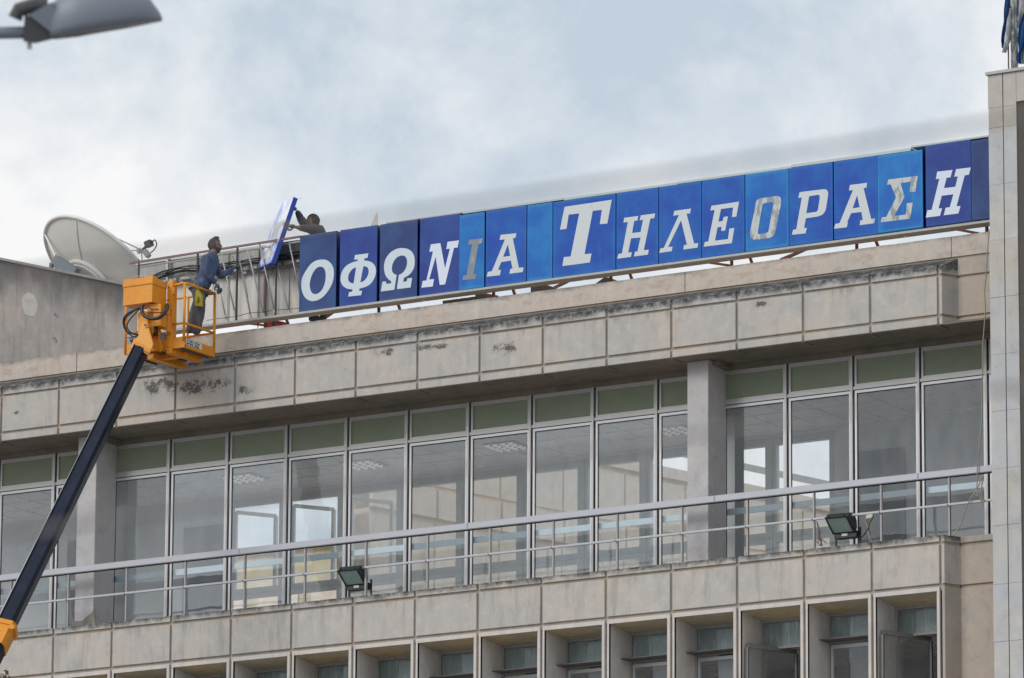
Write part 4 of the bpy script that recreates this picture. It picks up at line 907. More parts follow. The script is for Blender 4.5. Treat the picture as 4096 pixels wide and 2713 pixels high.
fpole = thing('flagpole', 'flaking pale flagpole standing on the stone tower', 'flagpole')
pc = Vector((19.156, 0.400, 27.355))
MB().tube([(pc.x, pc.y, 27.03), (pc.x, pc.y, 31.5)], .058, 16).obj('pole', M['pole'], fpole, smooth=True)
MB().tube([(pc.x-.09, pc.y-.03, 27.03), (pc.x-.09, pc.y-.03, 31.5)], .012, 6).obj('halyard', M['halyard'], fpole)
flag = thing('flag', 'limp blue and white striped flag hanging beside the flagpole', 'flag')
def sheet(name, rows, mat):
    # rows: list of (left, right) 3-D point pairs, top to bottom; folds added in depth
    mb = MB(); nx = 14
    rr = []
    for i in range(len(rows)-1):
        for t in range(5):
            u = t/5; rr.append((Vector(rows[i][0]).lerp(Vector(rows[i+1][0]), u), Vector(rows[i][1]).lerp(Vector(rows[i+1][1]), u)))
    rr.append((Vector(rows[-1][0]), Vector(rows[-1][1])))
    for i in range(len(rr)-1):
        for k in range(nx):
            q = []
            for a_, b_ in ((i, k), (i, k+1), (i+1, k+1), (i+1, k)):
                p = rr[a_][0].lerp(rr[a_][1], b_/nx); p = p + Vector((0, .045*math.sin(b_/nx*9+a_*.05)+.01*math.sin(a_*.6), 0)); q.append(p)
            mb.quad(*q)
    return mb.obj(name, mat, flag, smooth=True)
sheet('blue_stripe', [((19.036, 0.350, 28.657), (19.133, 0.350, 28.643)), ((19.022, 0.350, 28.424), (19.129, 0.350, 28.361)), ((18.992, 0.350, 28.193), (19.119, 0.350, 28.207)), ((18.973, 0.350, 27.961), (19.032, 0.350, 27.984)), ((18.955, 0.350, 27.745), (18.999, 0.350, 27.755)), ((18.973, 0.350, 27.641), (18.979, 0.350, 27.648))], M['flagblue'])
sheet('white_stripe', [((19.129, 0.330, 28.263), (19.148, 0.330, 28.260)), ((19.064, 0.330, 28.116), (19.146, 0.330, 28.104)), ((19.037, 0.330, 27.948), (19.138, 0.330, 27.933)), ((19.010, 0.330, 27.756), (19.114, 0.330, 27.726)), ((18.983, 0.330, 27.627), (19.071, 0.330, 27.615)), ((18.959, 0.330, 27.568), (19.036, 0.330, 27.562))], M['flagwhite'])
sheet('white_stripe', [((19.183, 0.450, 28.660), (19.368, 0.450, 28.634)), ((19.185, 0.450, 28.425), (19.340, 0.450, 28.403)), ((19.186, 0.450, 28.190), (19.307, 0.450, 28.189)), ((19.187, 0.450, 27.956), (19.200, 0.450, 27.997))], M['flagwhite'])
sheet('blue_stripe', [((19.327, 0.420, 28.218), (19.446, 0.420, 28.302)), ((19.215, 0.420, 27.976), (19.441, 0.420, 27.991)), ((19.203, 0.420, 27.712), (19.362, 0.420, 27.729)), ((19.200, 0.420, 27.494), (19.251, 0.420, 27.526)), ((19.215, 0.420, 27.364), (19.270, 0.420, 27.368))], M['flagblue'])
sheet('white_stripe', [((19.263, 0.500, 27.700), (19.397, 0.500, 27.704)), ((19.215, 0.500, 27.566), (19.395, 0.500, 27.549)), ((19.230, 0.500, 27.392), (19.393, 0.500, 27.386))], M['flagwhite'])

# ------------------------------------------------------------------ rope on the right
o = wire([(18.777, 0.200, 24.700), (18.838, 0.020, 24.325), (18.837, -0.020, 23.997), (18.798, -0.020, 23.642), (18.808, -0.020, 23.342), (18.753, -0.020, 22.731), (18.740, 0.000, 22.449), (18.710, 0.000, 21.542), (18.641, 0.000, 20.983), (18.628, 0.000, 20.735), (18.606, 0.000, 20.533), (18.510, 0.000, 20.407), (18.434, 0.000, 20.279), (18.332, 0.000, 20.018), (18.211, 0.000, 19.849)], .009, 'rope', M['rope'], None)
tag(o, 'beige rope hanging from the roof down to the railing beside the tower', 'rope')
o2 = wire([(18.725, 0.000, 20.748), (18.636, 0.000, 20.576), (18.573, 0.000, 20.480), (18.635, 0.000, 20.440), (18.606, 0.000, 20.533), (18.672, 0.000, 20.436), (18.695, 0.000, 20.321), (18.732, 0.000, 20.284), (18.728, 0.000, 20.352), (18.695, 0.000, 20.524), (18.737, 0.000, 20.746)], .009, 'rope_knot', M['rope'], o)

# ------------------------------------------------------------------ floodlights
def floodlight(off, label, second=False):
    t = thing('floodlight', label, 'floodlight', 'black floodlights on the balcony ledge')
    F = {'tl': Vector((16.000, -0.100, 20.323)), 'tr': Vector((16.417, -0.100, 20.316)), 'br': Vector((16.419, 0.160, 20.084)), 'bl': Vector((16.005, 0.160, 20.104))}
    o = Vector(off); F = {k_: v+o for k_, v in F.items()}
    ex = (F['tr']-F['tl']); ey = (F['bl']-F['tl']); nf = ey.cross(ex).normalized()
    if nf.y > 0: nf = -nf
    def P(u, v, dd=0): return F['tl'] + ex*u + ey*v - nf*dd
    mb = MB()
    for (u0, u1, v0, v1) in ((0, 1, 0, .07), (0, 1, .93, 1), (0, .05, .07, .93), (.88, 1, .07, .93)):
        mb.prism([P(u0, v0), P(u1, v0), P(u1, v1), P(u0, v1)], -nf*.03)
    mb.obj('bezel', M['black'], t)
    mb = MB(); mb.quad(P(.04, .06, .012), P(.9, .06, .012), P(.9, .94, .012), P(.04, .94, .012)); mb.obj('lens', M['lens'], t)
    # curved reflector housing behind the glass
    mb = MB(); prof = [(.02, .03), (.02, .10), (.20, .17), (.45, .20), (.70, .18), (.92, .11), (.98, .03)]
    for i in range(len(prof)-1):
        (v0, d0), (v1, d1) = prof[i], prof[i+1]; mb.quad(P(.03, v0, d0), P(.97, v0, d0), P(.97, v1, d1), P(.03, v1, d1))
    mb.f.append(tuple(range(len(mb.v), len(mb.v)+len(prof)))); mb.v += [tuple(P(.97, v, d2)) for v, d2 in prof]
    mb.f.append(tuple(range(len(mb.v), len(mb.v)+len(prof)))); mb.v += [tuple(P(.03, v, d2)) for v, d2 in prof]
    mb.obj('housing', M['black'], t)
    for u in (.17, .82): MB().tube([P(u, -.04, .005), P(u, -.04, .03)], .011, 8).obj('hinge', M['black'], t)
    c0 = P(.5, 1.0, .05)
    w_ = .185; mb = MB().box(c0.x-w_, c0.x+w_+.02, c0.y-.03, c0.y+.13, c0.z-.10, c0.z+.0); mb.obj('gear_box', M['black'], t)
    MB().box(c0.x-.05, c0.x+.05, c0.y-.034, c0.y-.03, c0.z-.075, c0.z-.035).obj('rating_plate', M['galv'], t)
    for sx, yy in ((-.20, .10), (.23, .12)):
        MB().bar((c0.x+sx, c0.y+.06, 19.87), (c0.x+sx, c0.y+.06, c0.z+.06), .022, .03).obj('bracket_leg', M['black'], t)
    return t
floodlight((0, 0, 0), 'black floodlight on the ledge right of the right column, beside a cream junction box')
_a = Vector((16.000, -0.100, 20.323)); _b = Vector((6.924, -0.100, 20.321))
floodlight(_b-_a, 'black floodlight on the ledge in the left half, below the long glass row', True)
jb = thing('junction_box', 'cream junction box hanging from the mid rail beside the right floodlight', 'junction box')
jc = Vector((16.727, 0.050, 20.309)); MB().bar(jc-Vector((.06, 0, .01)), jc+Vector((.05, .02, .01)), .06, .06).obj('box', M['cream'], jb)
wire([(16.796, 0.020, 20.325), (16.786, 0.020, 20.270), (16.736, 0.020, 20.197), (16.704, 0.020, 20.111), (16.625, 0.040, 20.027), (16.523, 0.080, 19.971), (16.481, 0.100, 19.962)], .009, 'cable', M['cable'], jb)
wire([(16.663, 0.030, 20.306), (16.666, 0.030, 20.228), (16.693, 0.030, 20.119), (16.714, 0.030, 20.006), (16.741, 0.030, 19.937), (16.766, 0.030, 19.884)], .007, 'cable', M['rope'], jb)
wire([(16.734, 0.030, 20.260), (16.712, 0.030, 20.173), (16.690, 0.030, 20.097), (16.705, 0.030, 20.007), (16.719, 0.030, 19.900)], .006, 'cable', M['rope'], jb)
lw = thing('loose_wires', 'tangle of loose wires with a red strand on a post beside the right floodlight', 'wires')
for i in range(7):
    p = [Vector((15.776, 0.060, 20.330))]
    for q in ((15.801, 0.060, 20.249), (15.816, 0.060, 20.152), (15.831, 0.060, 20.067), (15.850, 0.060, 19.993), (15.862, 0.060, 19.919)): p.append(Vector(q)+Vector((random.uniform(-.05, .05), 0, random.uniform(-.02, .02)))*(i/5+.15))
    if i > 3: p = p[2:] + [p[-1]+Vector((-.08, 0, .07)), p[-1]+Vector((-.03, 0, .13)), p[-1]+Vector((.07, 0, .04))]
    wire(p, .004 if i else .006, 'wire', M['redplastic'] if i == 5 else (M['cable'] if i % 2 else M['halyard']), lw)

# ------------------------------------------------------------------ boom lift
lift = thing('boom_lift', 'orange work platform on a dark navy telescopic boom raised to the roofline', 'boom lift')
bx0, bx1, by0, by1, bz = 3.25, 4.47, -1.05, -.17, 24.18
OR = M['orange']
mb = MB(); mb.box(bx0, bx1, by0, by1, bz, bz+.03); mb.obj('floor', OR, lift)
# expanded-metal underside beams
for i in range(8): MB().box(bx0+.05+i*.15, bx0+.08+i*.15, by0+.03, by1-.03, bz-.03, bz-.001).obj('floor_rib', M['shelf'], lift)
MB().box(bx0, bx1, by0-.001, by0+.025, bz-.01, bz+.155).obj('toe_board', OR, lift)
MB().box(bx1-.02, bx1+.005, by0+.026, by1, bz-.01, bz+.15).obj('toe_board', OR, lift)
MB().box(bx0, bx1-.021, by1-.02, by1, bz, bz+.13).obj('toe_board', OR, lift)
MB().box(bx0-.003, bx0+.02, by0+.026, by1, bz, bz+.13).obj('toe_board', OR, lift)
MB().bar((4.20, -1.0, bz-.055), (4.22, -.25, bz-.05), .10, .09).obj('underframe', OR, lift)
MB().bar((3.75, -1.0, bz-.07), (3.80, -.1, bz-.07), .12, .11).obj('underframe', OR, lift)
MB().bar((3.7, -.75, bz-.06), (4.3, -.75, bz-.06), .1, .08).obj('underframe', OR, lift)
zr = 25.265; zm = 24.583
def rail(pts, r=.02, name='guard_rail', m=None): MB().tube(pts, r, 10).obj(name, m or OR, lift, smooth=True)
xR = 4.45
rail([(4.22, by0, zr-.02), (xR-.05, by0, zr), (xR, by0+.04, zr), (xR+.01, by1, zr)], .022)
rail([(4.22, by0, zm), (xR, by0, zm), (xR+.01, by1, zm)], .02)
rail([(xR, by0, bz+.1), (xR, by0, zr)], .024, 'corner_post'); rail([(xR+.01, by1, bz+.02), (xR+.01, by1, zr)], .024, 'corner_post')
rail([(3.27, by1, zr), (3.95, by1, zr), (xR, by1, zr)], .02); rail([(3.27, by1, zm), (xR, by1, zm)], .018)
rail([(3.27, by1, bz), (3.27, by1, zr)], .02, 'corner_post'); rail([(3.92, by1, bz), (3.92, by1, zr)], .022, 'corner_post')
rail([(3.27, by0, bz), (3.27, by0, 25.15)], .022, 'corner_post'); rail([(3.27, by0, zm-.05), (3.55, by0, zm-.05)], .018)
rail([(3.27, by0, zr), (3.27, by1, zr)], .02)
# thick mast
MB().chbox(4.115, 4.225, by0-.03, by0+.10, 24.09, 25.33, .006).obj('mast', OR, lift)
for zz in (25.22, 25.0, 24.75, 24.4, 24.2): MB().tube([(4.15, by0-.036, zz), (4.15, by0-.03, zz)], .012, 8).obj('bolt', M['shelf'], lift)
MB().bar((4.24, by0+.0, zr-.05), (4.24, by0, zr-.17), .035, .05).obj('latch', OR, lift)
# control box with lid
cb = MB(); cx0, cx1, cy0, cy1 = 3.505, 4.10, -1.50, -1.08
cb.box(cx0+.01, cx1-.002, cy0+.01, cy1, 24.895, 25.20); cb.obj('control_box', OR, lift)
MB().chbox(cx0-.005, cx1+.01, cy0-.005, cy1+.002, 25.201, 25.262, .01).obj('control_box_lid', OR, lift)
MB().prism([(cx0+.0, cy0+.02, 25.263), (cx1, cy0+.02, 25.263), (cx1, cy0+.02, 25.345), (cx0+.0, cy0+.02, 25.345)], (0, .09, 0)).obj('control_box_lid', OR, lift)
MB().prism([(cx1-.003, cy0+.11, 25.263), (cx1-.003, cy1, 25.263), (cx1-.003, cy1, 25.30), (cx1-.003, cy0+.11, 25.33)], (-.02, 0, 0)).obj('control_box_lid', OR, lift)
MB().bar((cx1-.03, cy1-.06, 25.31), (cx1-.0, cy1-.02, 25.22), .03).obj('latch', M['shelf'], lift)
MB().tube([(3.70, cy0+.0, 25.35), (3.74, cy0, 25.365), (3.86, cy0, 25.365), (3.90, cy0, 25.35)], .006, 6).obj('handle', M['galv'], lift)
# rotator column
KY = -1.42
def plate(fr, y0, y1, name, m):
    mb = MB(); pts = [Vector(p) for p in fr]
    mb.prism([(p.x, y0, p.z) for p in pts], (0, y1-y0, 0)); return mb.obj(name, m, lift)
plate([(3.948, -1.400, 24.894), (4.213, -1.400, 24.863), (4.216, -1.400, 24.728), (4.137, -1.400, 24.732), (3.951, -1.400, 24.768)], -1.40, -1.12, 'rotator_block', OR)
plate([(3.948, -1.360, 24.774), (4.042, -1.360, 24.753), (4.050, -1.360, 24.395), (3.956, -1.360, 24.427)], -1.36, -1.14, 'rotator_body', OR)
plate([(4.059, -1.380, 24.732), (4.199, -1.380, 24.719), (4.204, -1.380, 24.502), (4.064, -1.380, 24.508)], -1.38, -1.18, 'rotator_motor', OR)
_q = Vector((4.048, -1.300, 24.526)); MB().tube([_q, _q-Vector((0, 0, .16))], .045, 14).obj('hydraulic_cylinder', M['black'], lift, smooth=True)
_q = Vector((3.997, -1.260, 24.421)); MB().tube([_q, _q-Vector((0, 0, .045))], .085, 18).obj('flange', OR, lift)
plate([(4.092, -1.220, 24.761), (4.224, -1.220, 24.717), (4.231, -1.220, 24.435), (4.069, -1.220, 24.496)], -1.20, -1.10, 'arm_bracket', OR)
MB().bar((4.024, -1.410, 24.795), (4.168, -1.410, 24.778), .012, .02).obj('slot', M['shelf'], lift)
# knuckle plates at the boom tip
plate([(3.770, -1.420, 24.772), (3.849, -1.420, 24.799), (3.961, -1.420, 24.757), (3.966, -1.420, 24.549), (3.877, -1.420, 24.560), (3.856, -1.420, 24.483), (3.832, -1.420, 24.379), (3.777, -1.420, 24.414)], KY, KY+.16, 'knuckle_link', OR)
kp = [(3.878, -1.420, 24.559), (3.905, -1.420, 24.578), (3.961, -1.420, 24.569), (3.999, -1.420, 24.524), (4.116, -1.420, 24.183), (4.091, -1.420, 24.098), (3.781, -1.420, 24.269), (3.833, -1.420, 24.343), (3.857, -1.420, 24.476)]
plate(kp, KY-.05, KY-.02, 'knuckle_plate', M['orange_pale'])
plate(kp, KY+.20, KY+.23, 'knuckle_plate', OR)
plate([(3.739, -1.420, 24.325), (3.823, -1.420, 24.327), (3.781, -1.420, 24.269), (3.712, -1.420, 24.174), (3.658, -1.420, 24.156)], KY-.045, KY+.20, 'knuckle_web', M['orange_pale'])
plate([(3.781, -1.420, 24.269), (4.091, -1.420, 24.098), (4.030, -1.420, 24.005), (3.712, -1.420, 24.174)], KY-.055, KY-.02, 'knuckle_collar', OR)
MB().bar((3.767, -1.480, 24.179), (4.084, -1.480, 24.010), .012, .012).obj('weld_bead', M['shelf'], lift)
pin = Vector((3.975, -1.470, 24.514)); MB().tube([pin-Vector((0, .02, 0)), pin+Vector((0, .3, 0))], .045, 14).obj('knuckle_pin', M['orange_pale'], lift)
MB().tube([pin-Vector((0, .03, 0)), pin-Vector((0, .02, 0))], .022, 8).obj('pin_bolt', M['shelf'], lift)
# hoses
def hose(pts, r=.016): return wire(pts, r, 'hose', M['black'], lift)
hose([(3.909, -1.500, 24.848), (3.917, -1.520, 24.762), (3.983, -1.530, 24.657), (4.112, -1.530, 24.599), (4.265, -1.520, 24.600), (4.327, -1.450, 24.688), (4.285, -1.300, 24.825), (4.200, -1.200, 24.889)], .032)
hose([(3.898, -1.450, 24.860), (3.766, -1.500, 24.797), (3.604, -1.520, 24.730), (3.543, -1.520, 24.614), (3.595, -1.520, 24.459), (3.712, -1.500, 24.355), (3.783, -1.450, 24.336)], .013)
hose([(3.922, -1.450, 24.871), (3.734, -1.500, 24.773), (3.583, -1.500, 24.682), (3.562, -1.500, 24.562), (3.630, -1.500, 24.432), (3.798, -1.450, 24.362)], .013)
hose([(3.859, -1.450, 24.837), (3.753, -1.480, 24.734), (3.643, -1.480, 24.638), (3.597, -1.480, 24.535), (3.657, -1.470, 24.435), (3.806, -1.450, 24.381)], .011)
hose([(4.022, -1.500, 24.835), (4.104, -1.500, 24.744), (4.114, -1.500, 24.648)], .008)
# boom
A0 = Vector((3.783, -1.360, 24.128)); A1 = Vector((3.228, -4.200, 19.071))
dvv = (A1-A0).normalized(); A2 = A1 + dvv*1.0
side = (r2 - dvv*r2.dot(dvv)).normalized(); back = dvv.cross(side).normalized()
if back.dot(fw) < 0: back = -back
def boomsec(p, q, w0, w1, dep, m, name, lip=True):
    mb = MB(); prof = [(-.5, -.12), (-.43, -.40), (.36, -.5), (.5, -.30), (.5, .35), (.38, .5), (-.38, .5), (-.5, .4)]
    for (s0, c0), (s1, c1) in zip(prof, prof[1:]+prof[:1]):
        a_ = [p+side*s0*w0+back*c0*dep, p+side*s1*w0+back*c1*dep, q+side*s1*w1+back*c1*dep, q+side*s0*w1+back*c0*dep]; mb.quad(*a_)
    i = len(mb.v); mb.v += [tuple(p+side*s_*w0+back*c_*dep) for s_, c_ in prof]; mb.f.append(tuple(range(i, i+8)))
    i = len(mb.v); mb.v += [tuple(q+side*s_*w1+back*c_*dep) for s_, c_ in prof]; mb.f.append(tuple(range(i, i+8)))
    return mb.obj(name, m, lift)
boomsec(A0, A1, .245, .30, .32, M['navy'], 'boom_section')
# lips along both edges of the boom, facing the street
def lip(s0, s1, c0, c1, w, m, nm):
    mb = MB(); mb.prism([A0+side*s0*.265+back*c0*.36, A0+side*s1*.265+back*c1*.36, A1+side*s1*.39+back*c1*.36, A1+side*s0*.39+back*c0*.36], -back*.006-side*w); mb.obj(nm, m, lift)
mb = MB()                                            # pale strip painted in for the light on the boom's left side
def bp(P0, w, s_, c_): return P0+side*s_*w+back*c_*.32
mb.quad(bp(A0,.245,-.54,-.10), bp(A0,.245,-.42,-.44), bp(A1,.30,-.42,-.44), bp(A1,.30,-.56,-.10))
mb.quad(bp(A0,.245,-.42,-.44), bp(A0,.245,-.37,-.44), bp(A1,.30,-.39,-.44), bp(A1,.30,-.42,-.44)); mb.obj('boom_edge', M['boomedge'], lift)
mb = MB(); mb.tube([A0+side*.33*.245-back*.49*.32, A1+side*.33*.30-back*.49*.32], .012, 6); mb.obj('boom_edge', M['navy'], lift)
mb = MB(); mb.tube([A0-side*.36*.245-back*.44*.32, A1-side*.36*.30-back*.44*.32], .010, 6); mb.obj('boom_edge', M['navy'], lift)
boomsec(A0-dvv*.12, A0+dvv*.015, .255, .255, .33, OR, 'boom_head')
boomsec(A1-dvv*.02, A1+dvv*.06, .43, .43, .46, OR, 'boom_collar'); boomsec(A1+dvv*.06, A1+dvv*.42, .37, .36, .42, OR, 'boom_collar')
cp_ = A1+side*.19-back*.24+dvv*.12; MB().tube([cp_, cp_-back*.04], .045, 14).obj('wear_pad_adjuster', OR, lift)
A3 = A1+dvv*19.0
boomsec(A1+dvv*.42, A3, .33, .45, .40, M['navy'], 'boom_section')
MB().box(A3.x-1.6, A3.x+1.6, A3.y-1, A3.y+1, 0, A3.z+.2).obj('turret', OR, lift)
# load sticker on the right side of the platform
st = MB(); sx = bx1+.008
s0, s1 = (4.502, -1.000, 24.249), (4.554, -0.600, 24.322)
ya, yb = -1.02, -.56
st.quad((sx, ya, 24.215), (sx, yb, 24.215), (sx, yb, 24.318), (sx, ya, 24.318)); st = st.obj('load_sticker', M['white'], lift)
def text(body, size, loc, parent, m, rot, sx_=1.0):
    cu = bpy.data.curves.new('lettering', 'FONT'); cu.body = body; cu.size = size; cu.offset = size*.02
    tmp = bpy.data.objects.new('tmp', cu); COL.objects.link(tmp); bpy.context.view_layer.update()
    me = bpy.data.meshes.new_from_object(tmp.evaluated_get(bpy.context.evaluated_depsgraph_get())); bpy.data.objects.remove(tmp)
    me.materials.clear(); me.materials.append(m)
    o = bpy.data.objects.new('lettering', me); COL.objects.link(o); o.parent = parent; o.location = loc; o.rotation_euler = rot; o.scale = (sx_, 1, 1); return o
text('作業床高さ', .042, (sx+.004, ya+.015, 24.274), st, M['ink'], (R(90), 0, R(90)), .95)
text('24.2m', .058, (sx+.004, ya+.235, 24.272), st, M['ink'], (R(90), 0, R(90)), 1.15)
text('積載荷重', .042, (sx+.004, ya+.015, 24.225), st, M['ink'], (R(90), 0, R(90)), 1.1)
text('200kg', .054, (sx+.004, ya+.235, 24.222), st, M['ink'], (R(90), 0, R(90)), 1.1)

cr = thing('plastic_crate', 'blue plastic crate in the left of the orange work platform', 'crate')
MB().box(3.34, 3.72, -.98, -.70, 24.215, 24.40).obj('crate_body', M['bluecrate'], cr); MB().box(3.32, 3.74, -1.0, -.68, 24.40, 24.435).obj('crate_rim', M['bluecrate'], cr)
bg_ = MB().box(3.36, 3.62, -.95, -.75, 24.437, 24.49).obj('white_cloth', M['white']); tag(bg_, 'folded white cloth on top of the blue crate', 'cloth')
tb = MB(); cc = Vector((3.824, -0.800, 24.419))
tb.tube([cc-Vector((0, .05, 0)), cc+Vector((0, .05, 0))], .12, 20); tag(tb.obj('cable_reel', M['shelf']), 'dark round reel lying in the work platform behind the mast', 'reel')

# ------------------------------------------------------------------ people
def hand(parent_pt, dirv, palmn, size, mat, parent, curl=1.0, name='glove', side_=1):
    """palm plus five separate curled fingers; dirv = towards the fingertips, palmn = palm normal"""
    d_ = Vector(dirv).normalized(); n_ = Vector(palmn); n_ = (n_-d_*n_.dot(d_)).normalized(); s_ = d_.cross(n_)
    o = Vector(parent_pt); V = [o, o+d_*size*.22, o+d_*size*.45]; E = [(0, 1), (1, 2)]; Rr = [size*.17, (size*.24, size*.15), (size*.25, size*.13)]
    hnd = skin(name, V, E, Rr, mat, parent, 2)
    for i, (off, ln) in enumerate(((-.20, .40), (-.07, .46), (.07, .44), (.20, .36))):
        b_ = o+d_*size*.42+s_*size*off; p = [b_]; ang = 0
        for seg in (.45, .32, .23):
            ang += R(38)*curl; dd = d_*math.cos(ang)+n_*math.sin(ang); p.append(p[-1]+dd*ln*seg*size)
        skin('finger', p, [(0, 1), (1, 2), (2, 3)], [size*.065, size*.06, size*.055, size*.045], mat, hnd, 1)
    b_ = o+d_*size*.18+s_*size*.16*side_*-1; dd = (d_*.7-s_*.6*side_+n_*.4).normalized()
    skin('thumb', [b_, b_+dd*size*.2, b_+dd*size*.2+(d_*.6+n_*.8*curl).normalized()*size*.18], [(0, 1), (1, 2)], [size*.075, size*.068, size*.05], mat, hnd, 1)
    return hnd
def head(c, fwd, up, s, person, body_mat, beard=False, glasses=False, quiff=False):
    """sculpted head: ellipsoid deformed with brow, nose, jaw; returns mesh verts in world"""
    f_ = Vector(fwd).normalized(); u_ = Vector(up); u_ = (u_-f_*u_.dot(f_)).normalized(); l_ = u_.cross(f_)
    c = Vector(c)
    def build(fn, name, mat, parent, keep=None, nu=40, nv=28):
        mb = MB(); idx = {}
        for j in range(nv+1):
            ph = math.pi*j/nv
            for i in range(nu):
                th = 2*math.pi*i/nu
                x, y, z = math.sin(ph)*math.cos(th), math.sin(ph)*math.sin(th), math.cos(ph)   # x fwd, y left, z up
                p = fn(x, y, z); idx[(i, j)] = len(mb.v); mb.v.append(tuple(c + f_*p[0]*s + l_*p[1]*s + u_*p[2]*s))
        for j in range(nv):
            for i in range(nu):
                th = 2*math.pi*(i+.5)/nu; ph = math.pi*(j+.5)/nv
                x, y, z = math.sin(ph)*math.cos(th), math.sin(ph)*math.sin(th), math.cos(ph)
                if keep and not keep(x, y, z): continue
                i2 = (i+1) % nu; mb.f.append((idx[(i, j)], idx[(i2, j)], idx[(i2, j+1)], idx[(i, j+1)]))
        return mb.obj(name, mat, parent, smooth=True)
    def skull(x, y, z):
        X = x*.40+.02; Y = y*.315; Z = z*.50
        if z < -.1 and x > -.2: k_ = min(1, (-z-.1)/.9); Y *= 1-.38*k_; X += .05*k_*max(0, x)
        if z < 0 and x < 0: X *= 1-.35*min(1, -z)
        g_ = math.exp(-((y/.16)**2))*(x > 0)
        X += g_*(.115*math.exp(-((z+.16)/.12)**2) + .05*math.exp(-((z-.0)/.10)**2) + .035*math.exp(-((z+.48)/.06)**2) + .045*math.exp(-((z+.80)/.10)**2))
        e = math.exp(-(((abs(y)-.36)/.14)**2+((z-.06)/.09)**2))*(x > 0); X -= .045*e
        return X, Y, Z
    h_ = build(skull, 'head', body_mat, person)
    build(lambda x, y, z: tuple(v*k_ for v, k_ in zip(skull(x, y, z), (1.09+.0*z, 1.12, 1.07+(.10*max(0, x+.3) if quiff else 0)))), 'hair', M['hair'], h_,
          keep=lambda x, y, z: (z > .50 - .1*(x > .55)) or (x < .12 and z > -.42) or (x < -.25 and z > -.62))
    if quiff:
        q0 = c+f_*s*.26+u_*s*.50; skin('hair_quiff', [q0-f_*s*.30, q0, q0+f_*s*.10-u_*s*.02], [(0, 1), (1, 2)], [s*.14, s*.13, s*.07], M['hair'], h_, 1)
    if beard:
        build(lambda x, y, z: tuple(v*k_ for v, k_ in zip(skull(x, y, z), (1.10, 1.09, 1.09))), 'beard', M['hair'], h_,
              keep=lambda x, y, z: z < -.36 and x > -.05 and not (x > .75 and -.52 < z < -.44) or (z < -.05 and -.02 < x < .25))
    for sgn in (1, -1):
        e0 = c + l_*s*.315*sgn - u_*s*.04 - f_*s*.03; skin('ear', [e0-u_*s*.07, e0, e0+u_*s*.09-f_*s*.02], [(0, 1), (1, 2)], [s*.035, (s*.05, s*.03), s*.04], body_mat, h_, 1)
    if glasses:
        mb = MB()
        for sgn in (1, -1):
            g0 = c+f_*s*.425+l_*s*.13*sgn+u_*s*.03
            mb.prism([g0+l_*s*.10+u_*s*.07, g0-l_*s*.10+u_*s*.07, g0-l_*s*.09-u_*s*.07, g0+l_*s*.08-u_*s*.07], -f_*s*.03)
            mb.bar(c+f_*s*.42+l_*s*.24*sgn+u_*s*.05, c-f_*s*.02+l_*s*.34*sgn+u_*s*.03, s*.03)
        mb.bar(c+f_*s*.42+l_*s*.24+u_*s*.06, c+f_*s*.42-l_*s*.24+u_*s*.06, s*.03); mb.obj('sunglasses', M['black'], h_)
    return h_

man = thing('person', 'bearded man in blue-grey sweatshirt and grey trousers, leaning out of the orange platform', 'person')
J = {'pel': (4.352, -0.420, 25.302), 'wai': (4.374, -0.400, 25.399), 'che': (4.400, -0.260, 25.718), 'upc': (4.393, -0.200, 25.872), 'nek': (4.402, -0.160, 25.968), 'hea': (4.378, -0.100, 26.111),
     'sn': (4.426, -0.380, 25.817), 'en': (4.440, -0.480, 25.547), 'wn': (4.568, -0.300, 25.397), 'sf': (4.332, -0.020, 25.866), 'ef': (4.384, 0.100, 25.616), 'wf': (4.460, 0.360, 25.808),
     'hn': (4.342, -0.480, 25.260), 'kn': (4.385, -0.500, 24.908), 'an': (4.305, -0.500, 24.499), 'hf': (4.342, -0.360, 25.284), 'kf': (4.151, -0.300, 24.975), 'af': (4.054, -0.320, 24.588)}
J = {k_: Vector(v) for k_, v in J.items()}
# continuous body under the clothes
vs = [J['pel'], J['wai'], J['che'], J['upc'], J['nek'], J['nek'].lerp(J['hea'], .55), J['sn'], J['en'], J['wn'], J['sf'], J['ef'], J['wf'], J['hn'], J['kn'], J['an'], J['hf'], J['kf'], J['af']]
es = [(0, 1), (1, 2), (2, 3), (3, 4), (4, 5), (3, 6), (6, 7), (7, 8), (3, 9), (9, 10), (10, 11), (0, 12), (12, 13), (13, 14), (0, 15), (15, 16), (16, 17)]
skin('body', vs, es, [.13, .12, .13, .10, .062, .058, .06, .045, .032, .06, .045, .032, .08, .06, .04, .08, .06, .04], M['skin'], man)
vs = [J['wai']-(J['che']-J['wai'])*.35, J['wai'], J['wai'].lerp(J['che'], .5), J['che'], J['upc'], J['nek'], J['sn'], J['sn'].lerp(J['en'], .5), J['en'], J['en'].lerp(J['wn'], .5), J['wn'], J['sf'], J['sf'].lerp(J['ef'], .5), J['ef'], J['ef'].lerp(J['wf'], .5), J['wf']]
o = skin('sweatshirt', vs, [(0, 1), (1, 2), (2, 3), (3, 4), (4, 5), (4, 6), (6, 7), (7, 8), (8, 9), (9, 10), (4, 11), (11, 12), (12, 13), (13, 14), (14, 15)],
     [.135, .138, .148, .155, .112, .064, .088, .076, .070, .062, .047, .085, .073, .066, .055, .045], M['sweater'], man, 3); displace(o, .11, .028)
vs = [J['pel']+Vector((0, 0, .05)), J['hn'], J['hn'].lerp(J['kn'], .5), J['kn'], J['kn'].lerp(J['an'], .5), J['an'], J['hf'], J['hf'].lerp(J['kf'], .5), J['kf'], J['kf'].lerp(J['af'], .5), J['af']]
